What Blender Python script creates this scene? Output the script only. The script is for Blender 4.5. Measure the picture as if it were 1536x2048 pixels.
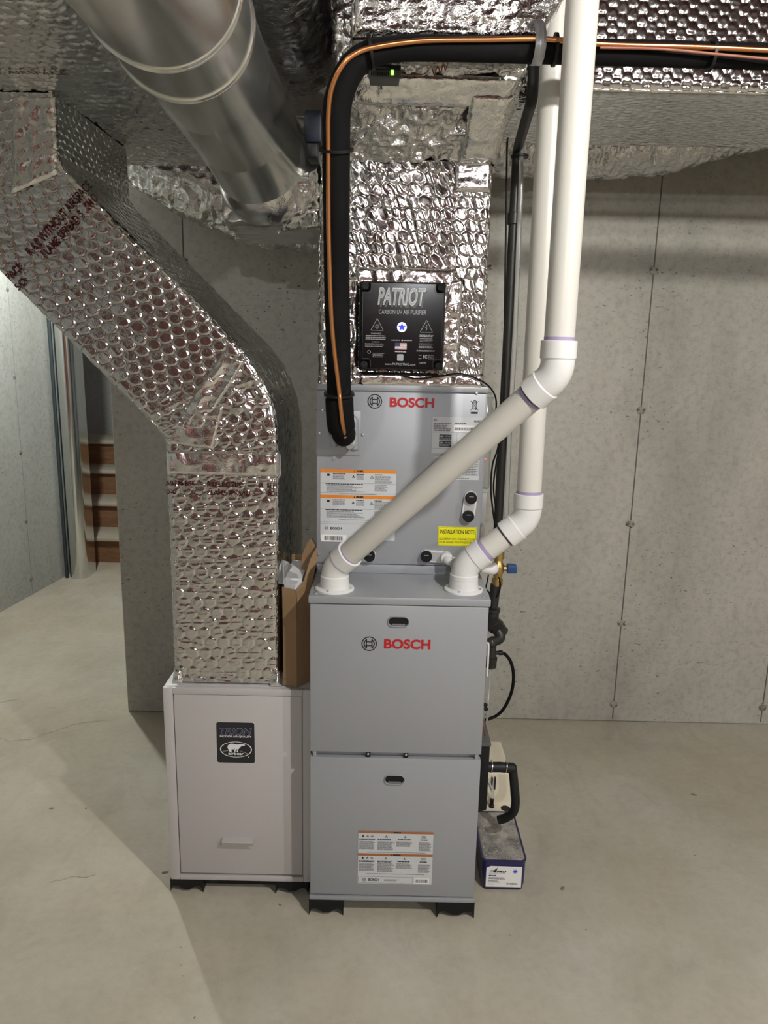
import bpy, bmesh, math, random
import numpy as np
from mathutils import Vector, Matrix

random.seed(7)
for o in list(bpy.data.objects):
    bpy.data.objects.remove(o)
scene = bpy.context.scene
col = scene.collection

# ------------------------------------------------------------------ camera, world, light, exposure
cam_d = bpy.data.cameras.new('camera')
cam_d.sensor_fit = 'VERTICAL'; cam_d.sensor_height = 36.0
cam_d.lens = 1500.0 / 2048.0 * 36.0
cam_d.clip_start = 0.02
cam = bpy.data.objects.new('camera', cam_d); col.objects.link(cam)
cam.location = (0.0, -1.76, 1.503)
cam.rotation_euler = (Matrix.Rotation(math.radians(90 - 12.2), 3, 'X') @ Matrix.Rotation(math.radians(1.2), 3, 'Z')).to_euler()
scene.camera = cam

w = bpy.data.worlds.new('world'); scene.world = w; w.use_nodes = True
w.node_tree.nodes['Background'].inputs[0].default_value = (0.8, 0.85, 0.9, 1)
w.node_tree.nodes['Background'].inputs[1].default_value = 0.05

scene.view_settings.view_transform = 'Standard'
scene.view_settings.look = 'None'
scene.view_settings.gamma = 1.0
scene.view_settings.use_curve_mapping = False
scene.view_settings.exposure = 1.15

BULBS = [  # bare bulbs on the basement ceiling: position, watts, colour
    ((0.97, -1.45, 2.35), 54.0, (1.0, 0.97, 0.92), 'near', 'bare ceiling bulb closest to the furnace front'),
    ((-1.60, 1.95, 2.30), 44.0, (0.97, 1.0, 0.96), 'hall', 'bare ceiling bulb in the passage beside the stairs'),
    ((0.28, -5.0, 2.33), 60.0, (0.95, 0.98, 1.0), 'far', 'bare bulb at the far basement end behind the camera'),
    ((2.9, -2.9, 2.33), 48.0, (1.0, 0.985, 0.94), 'right', 'bare bulb on the right behind the camera'),
]
for loc, wt, c, nm, lb in BULBS:
    ld = bpy.data.lights.new('bulb_light', 'POINT'); ld.energy = wt; ld.color = c; ld.shadow_soft_size = 0.032
    lo = bpy.data.objects.new('bulb_light', ld); lo.location = loc; col.objects.link(lo)

# ------------------------------------------------------------------ helpers
def link(o, parent=None):
    col.objects.link(o)
    if parent is not None:
        o.parent = parent
        o.matrix_parent_inverse = parent.matrix_world.inverted() if False else Matrix.Translation(-Vector(parent.location))
    return o
def tag(o, label, cat=None, group=None, kind=None):
    o['label'] = label
    if cat: o['category'] = cat
    if group: o['group'] = group
    if kind: o['kind'] = kind
    return o
def thing(name, label, cat, loc, group=None):
    o = bpy.data.objects.new(name, None); o.location = loc; o.empty_display_size = 0.05
    col.objects.link(o)
    return tag(o, label, cat, group)
def mesh_obj(name, verts, faces, mat, parent=None, smooth=False):
    me = bpy.data.meshes.new(name); me.from_pydata([tuple(v) for v in verts], [], [tuple(f) for f in faces])
    me.validate(); me.update()
    if mat: me.materials.append(mat)
    if smooth: me.shade_smooth()
    return link(bpy.data.objects.new(name, me), parent)
def bm_obj(name, bm, mat, parent=None, smooth=False, angle=None):
    me = bpy.data.meshes.new(name); bm.normal_update(); bm.to_mesh(me); bm.free()
    if mat: me.materials.append(mat)
    if smooth:
        me.shade_smooth()
        if angle: me.set_sharp_from_angle(angle=math.radians(angle))
    return link(bpy.data.objects.new(name, me), parent)
def bm_box(bm, x0, x1, y0, y1, z0, z1, bevel=0.0, seg=2):
    r = bmesh.ops.create_cube(bm, size=1.0)
    vs = r['verts']
    for v in vs:
        v.co = Vector(((x0 + x1) / 2 + v.co.x * (x1 - x0), (y0 + y1) / 2 + v.co.y * (y1 - y0), (z0 + z1) / 2 + v.co.z * (z1 - z0)))
    if bevel > 0:
        es = list({e for v in vs for e in v.link_edges})
        bmesh.ops.bevel(bm, geom=es, offset=bevel, segments=seg, profile=0.5, affect='EDGES')
def box(name, x0, x1, y0, y1, z0, z1, mat, parent=None, bevel=0.0, seg=2):
    bm = bmesh.new(); bm_box(bm, x0, x1, y0, y1, z0, z1, bevel, seg)
    return bm_obj(name, bm, mat, parent, smooth=bevel > 0, angle=40)
def catmull(pts, n=8):
    P = [np.array(p, float) for p in pts]; P = [2 * P[0] - P[1]] + P + [2 * P[-1] - P[-2]]
    out = []
    for i in range(1, len(P) - 2):
        for k in range(n):
            t = k / n
            out.append(0.5 * ((2 * P[i]) + (-P[i - 1] + P[i + 1]) * t + (2 * P[i - 1] - 5 * P[i] + 4 * P[i + 1] - P[i + 2]) * t * t
                              + (-P[i - 1] + 3 * P[i] - 3 * P[i + 1] + P[i + 2]) * t ** 3))
    out.append(P[-2]); return out
def fillet(pts, R, n=8):
    P = [np.array(p, float) for p in pts]; out = [P[0]]
    for i in range(1, len(P) - 1):
        a = P[i - 1] - P[i]; b = P[i + 1] - P[i]; a /= np.linalg.norm(a); b /= np.linalg.norm(b)
        ang = math.acos(max(-1, min(1, a @ b))); tl = R / math.tan(ang / 2)
        s, e = P[i] + a * tl, P[i] + b * tl
        for k in range(n + 1):
            t = k / n; out.append((1 - t) ** 2 * s + 2 * t * (1 - t) * P[i] + t * t * e)
    out.append(P[-1]); return out
def tube_data(pts, r, seg=14, caps=True):
    P = [np.array(p, float) for p in pts]; n = len(P)
    rr = r if hasattr(r, '__len__') else [r] * n
    T = [P[min(i + 1, n - 1)] - P[max(i - 1, 0)] for i in range(n)]
    T = [t / (np.linalg.norm(t) + 1e-12) for t in T]
    ref = np.array([0, 0, 1.]) if abs(T[0][2]) < 0.9 else np.array([1., 0, 0])
    nrm = np.cross(T[0], ref); nrm /= np.linalg.norm(nrm)
    V, F = [], []
    for i in range(n):
        nrm = nrm - T[i] * (nrm @ T[i]); nrm /= np.linalg.norm(nrm); bn = np.cross(T[i], nrm)
        for k in range(seg):
            a = 2 * math.pi * k / seg
            V.append(P[i] + rr[i] * (math.cos(a) * nrm + math.sin(a) * bn))
    for i in range(n - 1):
        for k in range(seg):
            a, b = i * seg + k, i * seg + (k + 1) % seg
            F.append((a, b, b + seg, a + seg))
    if caps:
        F.append(tuple(range(seg - 1, -1, -1))); F.append(tuple((n - 1) * seg + k for k in range(seg)))
    return V, F
def tube(name, pts, r, mat, parent=None, seg=14, caps=True):
    V, F = tube_data(pts, r, seg, caps)
    o = mesh_obj(name, V, F, mat, parent, smooth=True)
    o.data.set_sharp_from_angle(angle=math.radians(50)); return o
def lathe(name, prof, origin, axis, mat, parent=None, seg=28, angle=35):
    """prof: (radius, distance along axis)"""
    ax = Vector(axis).normalized(); q = ax.to_track_quat('Z', 'Y'); o3 = Vector(origin)
    V, F = [], []
    for r, h in prof:
        for k in range(seg):
            a = 2 * math.pi * k / seg
            V.append(o3 + q @ Vector((r * math.cos(a), r * math.sin(a), h)))
    for i in range(len(prof) - 1):
        for k in range(seg):
            a, b = i * seg + k, i * seg + (k + 1) % seg
            F.append((a, b, b + seg, a + seg))
    F.append(tuple(range(seg - 1, -1, -1))); F.append(tuple((len(prof) - 1) * seg + k for k in range(seg)))
    o = mesh_obj(name, V, F, mat, parent, smooth=True)
    o.data.set_sharp_from_angle(angle=math.radians(angle)); return o

STUFF = {'fine_print', 'heading_print', 'band_lettering', 'rating_fine_print', 'pictogram', 'barcode', 'flag_stripes', 'approval_marks', 'box_outline', 'label_code'}
class Flat:
    """flat print on an upright face looking towards -Y: shapes in X,Z at one depth"""
    def __init__(s, y): s.y = y; s.v = []; s.f = []
    def poly(s, pts):
        n = len(s.v); s.v += [(p[0], s.y, p[1]) for p in pts]; s.f.append(tuple(range(n, n + len(pts)))); return s
    def rect(s, x0, x1, z0, z1): return s.poly([(x0, z0), (x1, z0), (x1, z1), (x0, z1)])
    def ring(s, cx, cz, ro, ri, a0=0, a1=360, n=40, sx=1.0, sz=1.0):
        for k in range(n):
            a = math.radians(a0 + (a1 - a0) * k / n); b = math.radians(a0 + (a1 - a0) * (k + 1) / n)
            s.poly([(cx + ri * math.cos(a) * sx, cz + ri * math.sin(a) * sz), (cx + ro * math.cos(a) * sx, cz + ro * math.sin(a) * sz),
                    (cx + ro * math.cos(b) * sx, cz + ro * math.sin(b) * sz), (cx + ri * math.cos(b) * sx, cz + ri * math.sin(b) * sz)])
        return s
    def disc(s, cx, cz, r, n=32, sx=1.0, sz=1.0):
        return s.poly([(cx + r * sx * math.cos(2 * math.pi * k / n), cz + r * sz * math.sin(2 * math.pi * k / n)) for k in range(n)])
    def line(s, pts, wd):
        for (ax, az), (bx, bz) in zip(pts[:-1], pts[1:]):
            d = math.hypot(bx - ax, bz - az) or 1e-9; nx, nz = -(bz - az) / d * wd / 2, (bx - ax) / d * wd / 2
            s.poly([(ax - nx, az - nz), (bx - nx, bz - nz), (bx + nx, bz + nz), (ax + nx, az + nz)])
        return s
    def words(s, x0, x1, z0, z1, rows, fill=0.5, ragged=0.25):
        dz = (z1 - z0) / rows
        for i in range(rows):
            z = z1 - (i + 0.5) * dz; x = x0; xe = x1 - random.random() * ragged * (x1 - x0)
            while x < xe:
                l = random.uniform(0.002, 0.008)
                s.rect(x, min(x + l, xe), z - dz * fill / 2, z + dz * fill / 2); x += l + 0.0009
        return s
    def bars(s, x0, x1, z0, z1):
        x = x0
        while x < x1 - 0.001:
            l = random.choice([.0005, .0008, .0012, .0018]); s.rect(x, min(x1, x + l), z0, z1); x += l + random.choice([.0006, .001, .0014])
        return s
    def build(s, name, mat, parent):
        o = mesh_obj(name, s.v, s.f, mat, parent)
        if name in STUFF: o['kind'] = 'stuff'
        return o

def text_tris(body, bold=0.0, shear=0.0):
    cu = bpy.data.curves.new('txt', 'FONT'); cu.body = body; cu.size = 1.0; cu.offset = bold; cu.shear = shear; cu.resolution_u = 4
    ob = bpy.data.objects.new('txt', cu); col.objects.link(ob)
    me = bpy.data.meshes.new_from_object(ob)
    me.calc_loop_triangles()
    V = np.array([v.co[:2] for v in me.vertices]); T = np.array([t.vertices[:] for t in me.loop_triangles])
    F = [tuple(p.vertices) for p in me.polygons]
    bpy.data.objects.remove(ob); bpy.data.meshes.remove(me); bpy.data.curves.remove(cu)
    mn, mx = V.min(0), V.max(0)
    return (V - mn) / (mx - mn), T, F
def text(name, body, x0, x1, z0, z1, y, mat, parent, bold=0.0, shear=0.0, tilt=0.0):
    V, T, F = text_tris(body, bold, shear)
    X = x0 + V[:, 0] * (x1 - x0); Zc = z0 + V[:, 1] * (z1 - z0) + tilt * (X - x0)
    return mesh_obj(name, [(a, y, b) for a, b in zip(X, Zc)], F, mat, parent)

# ------------------------------------------------------------------ materials
def mat(name, c, rough=0.5, metal=0.0, spec=0.5, trans=0.0, alpha=1.0, emit=None, es=0.0, coat=0.0, sheen=0.0):
    m = bpy.data.materials.new(name); m.use_nodes = True
    b = m.node_tree.nodes['Principled BSDF']; i = b.inputs
    i['Base Color'].default_value = (*c, 1); i['Roughness'].default_value = rough; i['Metallic'].default_value = metal
    i['Specular IOR Level'].default_value = spec; i['Transmission Weight'].default_value = trans; i['Alpha'].default_value = alpha
    i['Coat Weight'].default_value = coat
    if emit: i['Emission Color'].default_value = (*emit, 1); i['Emission Strength'].default_value = es
    return m
def nodes(m): return m.node_tree.nodes, m.node_tree.links, m.node_tree.nodes['Principled BSDF']
def coords(m):
    N, L, b = nodes(m); g = N.new('ShaderNodeNewGeometry'); return g.outputs['Position']
def noise(m, src, scale, detail=4, rough=0.55, stretch=None, dist=0.0):
    N, L, b = nodes(m); n = N.new('ShaderNodeTexNoise'); n.inputs['Scale'].default_value = scale
    n.inputs['Detail'].default_value = detail; n.inputs['Roughness'].default_value = rough; n.inputs['Distortion'].default_value = dist
    if stretch:
        mp = N.new('ShaderNodeMapping'); mp.inputs['Scale'].default_value = stretch; L.new(src, mp.inputs[0]); src = mp.outputs[0]
    L.new(src, n.inputs['Vector']); return n.outputs['Fac']
def ramp(m, src, stops):
    N, L, b = nodes(m); r = N.new('ShaderNodeValToRGB'); e = r.color_ramp.elements
    e[0].position = stops[0][0]; e[0].color = (*stops[0][1], 1); e[1].position = stops[-1][0]; e[1].color = (*stops[-1][1], 1)
    for p, c in stops[1:-1]:
        k = e.new(p); k.color = (*c, 1)
    L.new(src, r.inputs[0]); return r.outputs[0]
def mix(m, fac, a, b_, mode='MIX', f=None):
    N, L, b = nodes(m); x = N.new('ShaderNodeMix'); x.data_type = 'RGBA'; x.blend_type = mode
    if fac is None: x.inputs[0].default_value = f
    else: L.new(fac, x.inputs[0])
    for s, k in ((a, 6), (b_, 7)):
        if isinstance(s, tuple): x.inputs[k].default_value = (*s, 1)
        else: L.new(s, x.inputs[k])
    return x.outputs[2]
def bump(m, src, strength, distance, prev=None):
    N, L, b = nodes(m); x = N.new('ShaderNodeBump'); x.inputs['Strength'].default_value = strength; x.inputs['Distance'].default_value = distance
    L.new(src, x.inputs['Height'])
    if prev: L.new(prev, x.inputs['Normal'])
    L.new(x.outputs[0], b.inputs['Normal']); return x.outputs[0]
def setc(m, out): N, L, b = nodes(m); L.new(out, b.inputs['Base Color'])
def g3(v): return (v, v, v)

def concrete(name, base, dark, light, pit=True, streak=(1, 1, 0.5), sc=1.0, fine=0.84):
    m = mat(name, base, 0.85, spec=0.25); p = coords(m)
    a = noise(m, p, 1.3 * sc, 6, 0.6, streak)
    c1 = ramp(m, a, [(0.33, dark), (0.5, base), (0.68, light)])
    f = noise(m, p, 38, 5, 0.7)
    c2 = mix(m, ramp(m, f, [(0.38, g3(0.80)), (0.55, g3(1.0)), (0.75, g3(1.07))]), c1, c1, 'MULTIPLY', None) if False else mix(m, None, c1, ramp(m, f, [(0.36, g3(fine)), (0.52, g3(1.0)), (0.75, g3(1.05))]), 'MULTIPLY', 1.0)
    out = c2
    if pit:
        N, L, b = nodes(m)
        mp = N.new('ShaderNodeMapping'); mp.inputs['Scale'].default_value = (1, 1, 1.8); L.new(p, mp.inputs[0])
        s = noise(m, mp.outputs[0], 60, 2, 0.5)
        s2 = noise(m, p, 3.0, 3, 0.5)
        pr = ramp(m, s, [(0.66, g3(0)), (0.72, g3(1))])
        zone = ramp(m, s2, [(0.42, g3(0)), (0.62, g3(1))])
        both = mix(m, None, pr, zone, 'MULTIPLY', 1.0)
        out = mix(m, both, c2, tuple(x * 0.45 for x in dark))
        bp = bump(m, both, -0.5, 0.002)
        bump(m, f, 0.25, 0.002, bp)
    else:
        bump(m, f, 0.12, 0.001)
    setc(m, out); return m

M = {}
M['floor'] = concrete('floor_concrete', (0.45, 0.42, 0.34), (0.385, 0.35, 0.275), (0.52, 0.495, 0.43), pit=False, streak=(1, 1, 1), fine=0.94)
_m = M['floor']; _b = _m.node_tree.nodes['Principled BSDF']; _c = _b.inputs['Base Color'].links[0].from_socket; _p = coords(_m)
_c = mix(_m, None, _c, ramp(_m, noise(_m, _p, 0.9, 3, 0.5, None, 0.8), [(0.35, (1.0, 1.02, 1.04)), (0.55, (1.0, 0.985, 0.95)), (0.70, (0.97, 0.92, 0.86))]), 'MULTIPLY', 1.0)
setc(_m, mix(_m, None, _c, ramp(_m, noise(_m, _p, 6.0, 6, 0.65, (1, 0.6, 1), 1.2), [(0.30, g3(0.90)), (0.5, g3(1.0)), (0.70, g3(1.04))]), 'MULTIPLY', 1.0))
M['floor'].node_tree.nodes['Principled BSDF'].inputs['Roughness'].default_value = 0.62
M['floor'].node_tree.nodes['Principled BSDF'].inputs['Specular IOR Level'].default_value = 0.35
M['wall'] = concrete('wall_concrete', (0.40, 0.385, 0.34), (0.29, 0.28, 0.25), (0.47, 0.455, 0.41))
M['wall2'] = concrete('hall_concrete', (0.46, 0.475, 0.44), (0.40, 0.41, 0.38), (0.52, 0.535, 0.50))
M['seam'] = mat('seam_dark_line', (0.10, 0.095, 0.085), 0.9)  # even dark tone of the form seams and tie holes
M['tie'] = concrete('tie_patch', (0.28, 0.265, 0.23), (0.20, 0.19, 0.165), (0.36, 0.345, 0.30), sc=20)
M['crack'] = mat('crack_line', (0.20, 0.18, 0.15), 0.9)
def wood(name, a, b_):
    m = mat(name, a, 0.7, spec=0.2); p = coords(m)
    setc(m, ramp(m, noise(m, p, 9, 5, 0.6, (1, 6, 6), 0.6), [(0.3, a), (0.7, b_)])); return m
M['joist'] = wood('joist_wood', (0.12, 0.045, 0.036), (0.18, 0.075, 0.058))
M['tread'] = wood('tread_wood', (0.40, 0.36, 0.28), (0.50, 0.46, 0.37))
M['riser'] = wood('riser_wood', (0.16, 0.08, 0.04), (0.25, 0.13, 0.065))

def foil(name, c=(0.70, 0.70, 0.69), rough=0.16, wr=0.35, sc=60, stretch=(1, 1, 1)):
    m = mat(name, c, rough, 1.0); p = coords(m)
    n1 = noise(m, p, sc, 4, 0.6, stretch, 0.8); n2 = noise(m, p, sc * 4, 3, 0.6, stretch, 0.4)
    b1 = bump(m, n1, wr, 0.006); bump(m, n2, wr * 0.5, 0.0016, b1); return m
M['foil'] = foil('foil_bubble', rough=0.13, wr=0.13)
M['foil_crinkle'] = foil('foil_crinkled', wr=1.0, sc=40)
M['foil_smooth'] = foil('foil_soft', wr=0.18, sc=30, rough=0.24)
M['foil_trunk'] = foil('foil_trunk_wrap', wr=0.10, sc=30, rough=0.12)
M['tape'] = foil('foil_tape', (0.86, 0.86, 0.85), 0.13, 0.25, 50)
M['galv'] = mat('galvanized_steel', (0.80, 0.80, 0.76), 0.21, 0.95)
_p = coords(M['galv']); bump(M['galv'], noise(M['galv'], _p, 3.5, 2, 0.5), 0.10, 0.02)
M['galv_dull'] = mat('dull_galvanized', (0.58, 0.59, 0.60), 0.42, 0.55)
M['paint'] = mat('silver_grey_paint', (0.345, 0.36, 0.385), 0.42, 0.25, 0.4)
bump(M['paint'], noise(M['paint'], coords(M['paint']), 600, 2), 0.05, 0.0005)
M['paint_dark'] = mat('grey_recess_shade_seam', (0.16, 0.165, 0.175), 0.5)  # darker copy of the grey paint: recess shade in the colour; also stack seam
M['cabwhite'] = mat('cabinet_white', (0.47, 0.45, 0.445), 0.45)
M['black'] = mat('black_plastic', (0.006, 0.006, 0.0065), 0.5, spec=0.3)
M['blackgloss'] = mat('black_gloss_plastic', (0.003, 0.003, 0.004), 0.14, spec=0.35)
M['foam'] = mat('black_pipe_foam', (0.004, 0.004, 0.0045), 0.8, spec=0.15)
M['iron'] = mat('black_iron', (0.030, 0.029, 0.027), 0.42, 0.35)
bump(M['iron'], noise(M['iron'], coords(M['iron']), 220, 3), 0.2, 0.001)
M['cable'] = mat('cable_black', (0.004, 0.004, 0.004), 0.55, spec=0.2)
M['copper'] = mat('copper', (0.82, 0.36, 0.15), 0.28, 1.0)
M['copper_dark'] = mat('copper_wire_brown', (0.25, 0.09, 0.05), 0.5)
M['brass'] = mat('brass', (0.62, 0.44, 0.17), 0.33, 1.0)
M['blue'] = mat('blue_plastic', (0.015, 0.06, 0.19), 0.4)
M['navy'] = mat('dark_blue_metal', (0.002, 0.004, 0.013), 0.45, spec=0.25)
M['slate'] = mat('slate_angle', (0.035, 0.05, 0.055), 0.5)
M['pvc'] = mat('white_pvc', (0.62, 0.607, 0.56), 0.34)
M['pvcfit'] = mat('white_pvc_fitting', (0.72, 0.72, 0.71), 0.3)
M['primer'] = mat('purple_primer', (0.36, 0.30, 0.46), 0.4)
M['primer_dark'] = mat('purple_primer_dark', (0.10, 0.075, 0.13), 0.5)
M['red'] = mat('red_print', (0.44, 0.010, 0.015), 0.4)
M['ink'] = mat('black_ink', (0.012, 0.012, 0.014), 0.5)
M['ink_grey'] = mat('grey_ink', (0.15, 0.155, 0.165), 0.6)
M['ink_light'] = mat('light_grey_ink', (0.30, 0.31, 0.32), 0.6)
M['white_ink'] = mat('white_ink', (0.75, 0.77, 0.78), 0.5)
M['pale_ink'] = mat('pale_grey_ink', (0.32, 0.34, 0.36), 0.5)
M['label'] = mat('label_silver_white', (0.56, 0.58, 0.60), 0.45)
M['labelwhite'] = mat('label_white', (0.80, 0.80, 0.80), 0.45)
M['orange'] = mat('label_orange', (0.72, 0.23, 0.02), 0.45)
M['brownband'] = mat('label_brown_orange', (0.36, 0.13, 0.045), 0.45)
M['yellow'] = mat('label_yellow', (0.85, 0.80, 0.01), 0.4)
M['blueprint'] = mat('print_blue', (0.03, 0.03, 0.55), 0.4)
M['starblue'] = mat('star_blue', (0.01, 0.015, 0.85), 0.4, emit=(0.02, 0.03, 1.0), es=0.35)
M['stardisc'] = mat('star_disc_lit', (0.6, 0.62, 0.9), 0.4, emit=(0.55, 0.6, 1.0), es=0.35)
M['trionblue'] = mat('deep_blue_print', (0.012, 0.012, 0.075), 0.4)
M['flagred'] = mat('flag_red', (0.30, 0.06, 0.07), 0.5)
M['foilred'] = mat('foil_red_print', (0.050, 0.004, 0.005), 0.4, 0.2)
M['paper'] = mat('kraft_paper', (0.27, 0.175, 0.095), 0.8, spec=0.2)
bump(M['paper'], noise(M['paper'], coords(M['paper']), 45, 4, 0.6), 0.35, 0.004)
M['filter'] = mat('filter_white', (0.75, 0.76, 0.78), 0.8)
M['clear'] = mat('clear_plastic', (0.9, 0.92, 0.92), 0.12, trans=0.85, spec=0.5)
M['cream'] = mat('cream_plastic', (0.72, 0.66, 0.52), 0.4)
M['panblue'] = mat('indigo_plastic', (0.022, 0.019, 0.085), 0.25)
M['foamwater'] = mat('grey_foam', (0.36, 0.34, 0.31), 0.35)
_p = coords(M['foamwater'])
setc(M['foamwater'], ramp(M['foamwater'], noise(M['foamwater'], _p, 26, 5, 0.6), [(0.35, (0.12, 0.115, 0.11)), (0.55, (0.33, 0.31, 0.28)), (0.72, (0.48, 0.45, 0.40))]))
M['bubble'] = mat('foam_bubble', (0.30, 0.285, 0.26), 0.15)
M['rubber'] = mat('black_rubber', (0.008, 0.0085, 0.0085), 0.55, spec=0.3)
M['led_green'] = mat('led_green', (0.1, 0.9, 0.05), 0.4, emit=(0.15, 1.0, 0.05), es=3.0)
M['led_red'] = mat('led_red', (0.9, 0.1, 0.1), 0.4, emit=(1.0, 0.15, 0.12), es=0.6)
M['greybox'] = mat('grey_electronics', (0.09, 0.09, 0.085), 0.5)
M['porcelain'] = mat('porcelain_white', (0.8, 0.8, 0.78), 0.3)
M['colmetal'] = mat('bright_duct_metal', (0.74, 0.76, 0.74), 0.13, 1.0)
M['screw'] = mat('screw_steel', (0.62, 0.63, 0.65), 0.3, 0.9)

# ------------------------------------------------------------------ foil surfaces with modelled bubbles and wrinkles
def _hash(i, j, k):
    x = (i * 374761393 + j * 668265263 + k * 2147483647) & 0xFFFFFFFF
    x = ((x ^ (x >> 13)) * 1274126177) & 0xFFFFFFFF
    return ((x ^ (x >> 16)) & 0xFFFF) / 65535.0
def vnoise(u, v, k=0):
    i = np.floor(u).astype(np.int64); j = np.floor(v).astype(np.int64); a = u - i; b = v - j
    a = a * a * (3 - 2 * a); b = b * b * (3 - 2 * b)
    return (_hash(i, j, k) * (1 - a) + _hash(i + 1, j, k) * a) * (1 - b) + (_hash(i, j + 1, k) * (1 - a) + _hash(i + 1, j + 1, k) * a) * b
def ridge(u, v, k=0): return 1 - np.abs(2 * vnoise(u, v, k) - 1)
def bubbles(u, v, p=0.033, A=0.0020, k=1, crease=(1.0, 3.0), cz=0.0012, tilt=0.05, rim=0.12, warp=True):
    u = u + 0.004 * (vnoise(u * 14, v * 14, k + 5) - 0.5); v = v + 0.004 * (vnoise(u * 14, v * 14, k + 6) - 0.5)
    q = p * 0.866; best = np.full(u.shape, 9.0); hh = np.zeros(u.shape)
    for off in (0, 1):
        U = u - off * p / 2; Vv = v - off * q
        i = np.round(U / p).astype(np.int64); j = np.round(Vv / (2 * q)).astype(np.int64)
        du = U - i * p; dv = Vv - j * 2 * q; r = np.sqrt(du * du + dv * dv)
        r1 = _hash(i, 2 * j + off, k); r2 = _hash(i, 2 * j + off, k + 9) - 0.5; r3 = _hash(i, 2 * j + off, k + 17) - 0.5
        t = np.clip((p * 0.5 - r) / (p * rim), 0, 1); dome = t * t * (3 - 2 * t)
        h = dome * (A * (0.65 + 0.6 * r1) + tilt * 2 * (r2 * du + r3 * dv))
        m = r < best; hh = np.where(m, h, hh); best = np.where(m, r, best)
    u = u + 0.012 * (vnoise(u * 9, v * 9, k + 50) - 0.5) * (1 if warp else 0)
    cr = ridge(u / p * crease[0] * 1.3, v / p * crease[1] * 1.3, k + 30)
    return hh + cz * (cr ** 2 - 0.4)
def crumple(u, v, A=0.006, f=22.0, k=3):
    a = ridge(u * f, v * f, k); b = ridge(u * f * 2.3 + 7, v * f * 2.3, k + 1); c = vnoise(u * f * 0.4, v * f * 0.4, k + 2)
    return A * (0.8 * (a - 0.5) + 0.4 * (b - 0.5) + 0.7 * (c - 0.5))
def grid_obj(name, P, mt, parent, wrap=False):
    m, n = P.shape[:2]
    idx = np.arange(m * n).reshape(m, n)
    A = idx[:-1, :-1].ravel(); B = idx[:-1, 1:].ravel(); C = idx[1:, 1:].ravel(); D = idx[1:, :-1].ravel()
    if wrap:
        A = np.concatenate([A, idx[:-1, -1]]); B = np.concatenate([B, idx[:-1, 0]]); C = np.concatenate([C, idx[1:, 0]]); D = np.concatenate([D, idx[1:, -1]])
    F = np.stack([A, B, C, D], 1).astype(np.int32)
    me = bpy.data.meshes.new(name); nf = len(F)
    me.vertices.add(m * n); me.vertices.foreach_set('co', P.reshape(-1).astype(np.float32))
    me.loops.add(nf * 4); me.loops.foreach_set('vertex_index', F.ravel())
    me.polygons.add(nf); me.polygons.foreach_set('loop_start', np.arange(0, nf * 4, 4, dtype=np.int32))
    me.update(calc_edges=True); me.validate()
    me.materials.append(mt); me.shade_smooth()
    return link(bpy.data.objects.new(name, me), parent)
def normals(P, wrap):
    if wrap: du = np.roll(P, -1, 1) - np.roll(P, 1, 1)
    else: du = np.gradient(P, axis=1)
    dv = np.gradient(P, axis=0)
    n = np.cross(du, dv); return n / (np.linalg.norm(n, axis=2, keepdims=True) + 1e-12)
def duct(name, stations, mt, parent, hfun, dense=(1, 1, 0, 0), d=0.0035, dv=0.0035, rho=0.014, flip=1):
    """stations: rings of four corners (front-left, front-right, back-right, back-left) running up the duct"""
    S = [np.array(s, float) for s in stations]
    ns = [max(2, int(max(np.linalg.norm(s[(k + 1) % 4] - s[k]) for s in S) / d)) if dense[k] else 8 for k in range(4)]
    rings, us, vs, sd = [], [], [], []
    v = 0.0
    for a in range(len(S) - 1):
        L = max(np.linalg.norm(S[a + 1][k] - S[a][k]) for k in range(4) if dense[k] or k == 0)
        n = max(1, int(L / dv))
        for i in range(n + (1 if a == len(S) - 2 else 0)):
            t = i / n; c = S[a] * (1 - t) + S[a + 1] * t
            pts, uu, ee = [], [], []; off = 0.0
            for k in range(4):
                A, B = c[k], c[(k + 1) % 4]; ln = np.linalg.norm(B - A); tt = np.arange(ns[k]) / ns[k]
                pts.append(A[None] * (1 - tt[:, None]) + B[None] * tt[:, None]); uu.append(off + tt * ln); ee.append(np.minimum(tt, 1 - tt) * ln)
                off += 3.3
            rings.append(np.concatenate(pts)); us.append(np.concatenate(uu)); sd.append(np.concatenate(ee)); vs.append(np.full(sum(ns), v + t * L))
        v += L
    P = np.array(rings); U = np.array(us); V = np.array(vs); E = np.array(sd)
    Nn = normals(P, True) * flip
    side = np.repeat(np.arange(4), ns)[None] + np.zeros_like(U)
    h = hfun(U, V, side) - 0.45 * rho * np.clip(1 - E / rho, 0, 1) ** 2
    return grid_obj(name, P + Nn * h[..., None], mt, parent, wrap=True)
def patch(name, c, mt, parent, hfun, d=0.004, lift=0.0):
    """four-corner sheet (bottom-left, bottom-right, top-right, top-left seen from outside)"""
    c = [np.array(x, float) for x in c]
    nu = max(2, int(np.linalg.norm(c[1] - c[0]) / d)); nv = max(2, int(np.linalg.norm(c[3] - c[0]) / d))
    a = np.linspace(0, 1, nu)[None, :, None]; b = np.linspace(0, 1, nv)[:, None, None]
    P = (c[0] * (1 - a) + c[1] * a) * (1 - b) + (c[3] * (1 - a) + c[2] * a) * b
    U = (a[..., 0] * np.linalg.norm(c[1] - c[0])) + 0 * b[..., 0]; V = b[..., 0] * np.linalg.norm(c[3] - c[0]) + 0 * a[..., 0]
    e = np.minimum(np.minimum(a, 1 - a)[..., 0] * np.linalg.norm(c[1] - c[0]) + 0 * b[..., 0], np.minimum(b, 1 - b)[..., 0] * np.linalg.norm(c[3] - c[0]) + 0 * a[..., 0])
    h = hfun(U, V) + lift - 0.006 * np.clip(1 - e / 0.006, 0, 1)
    return grid_obj(name, P + normals(P, False) * h[..., None], mt, parent)
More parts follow.
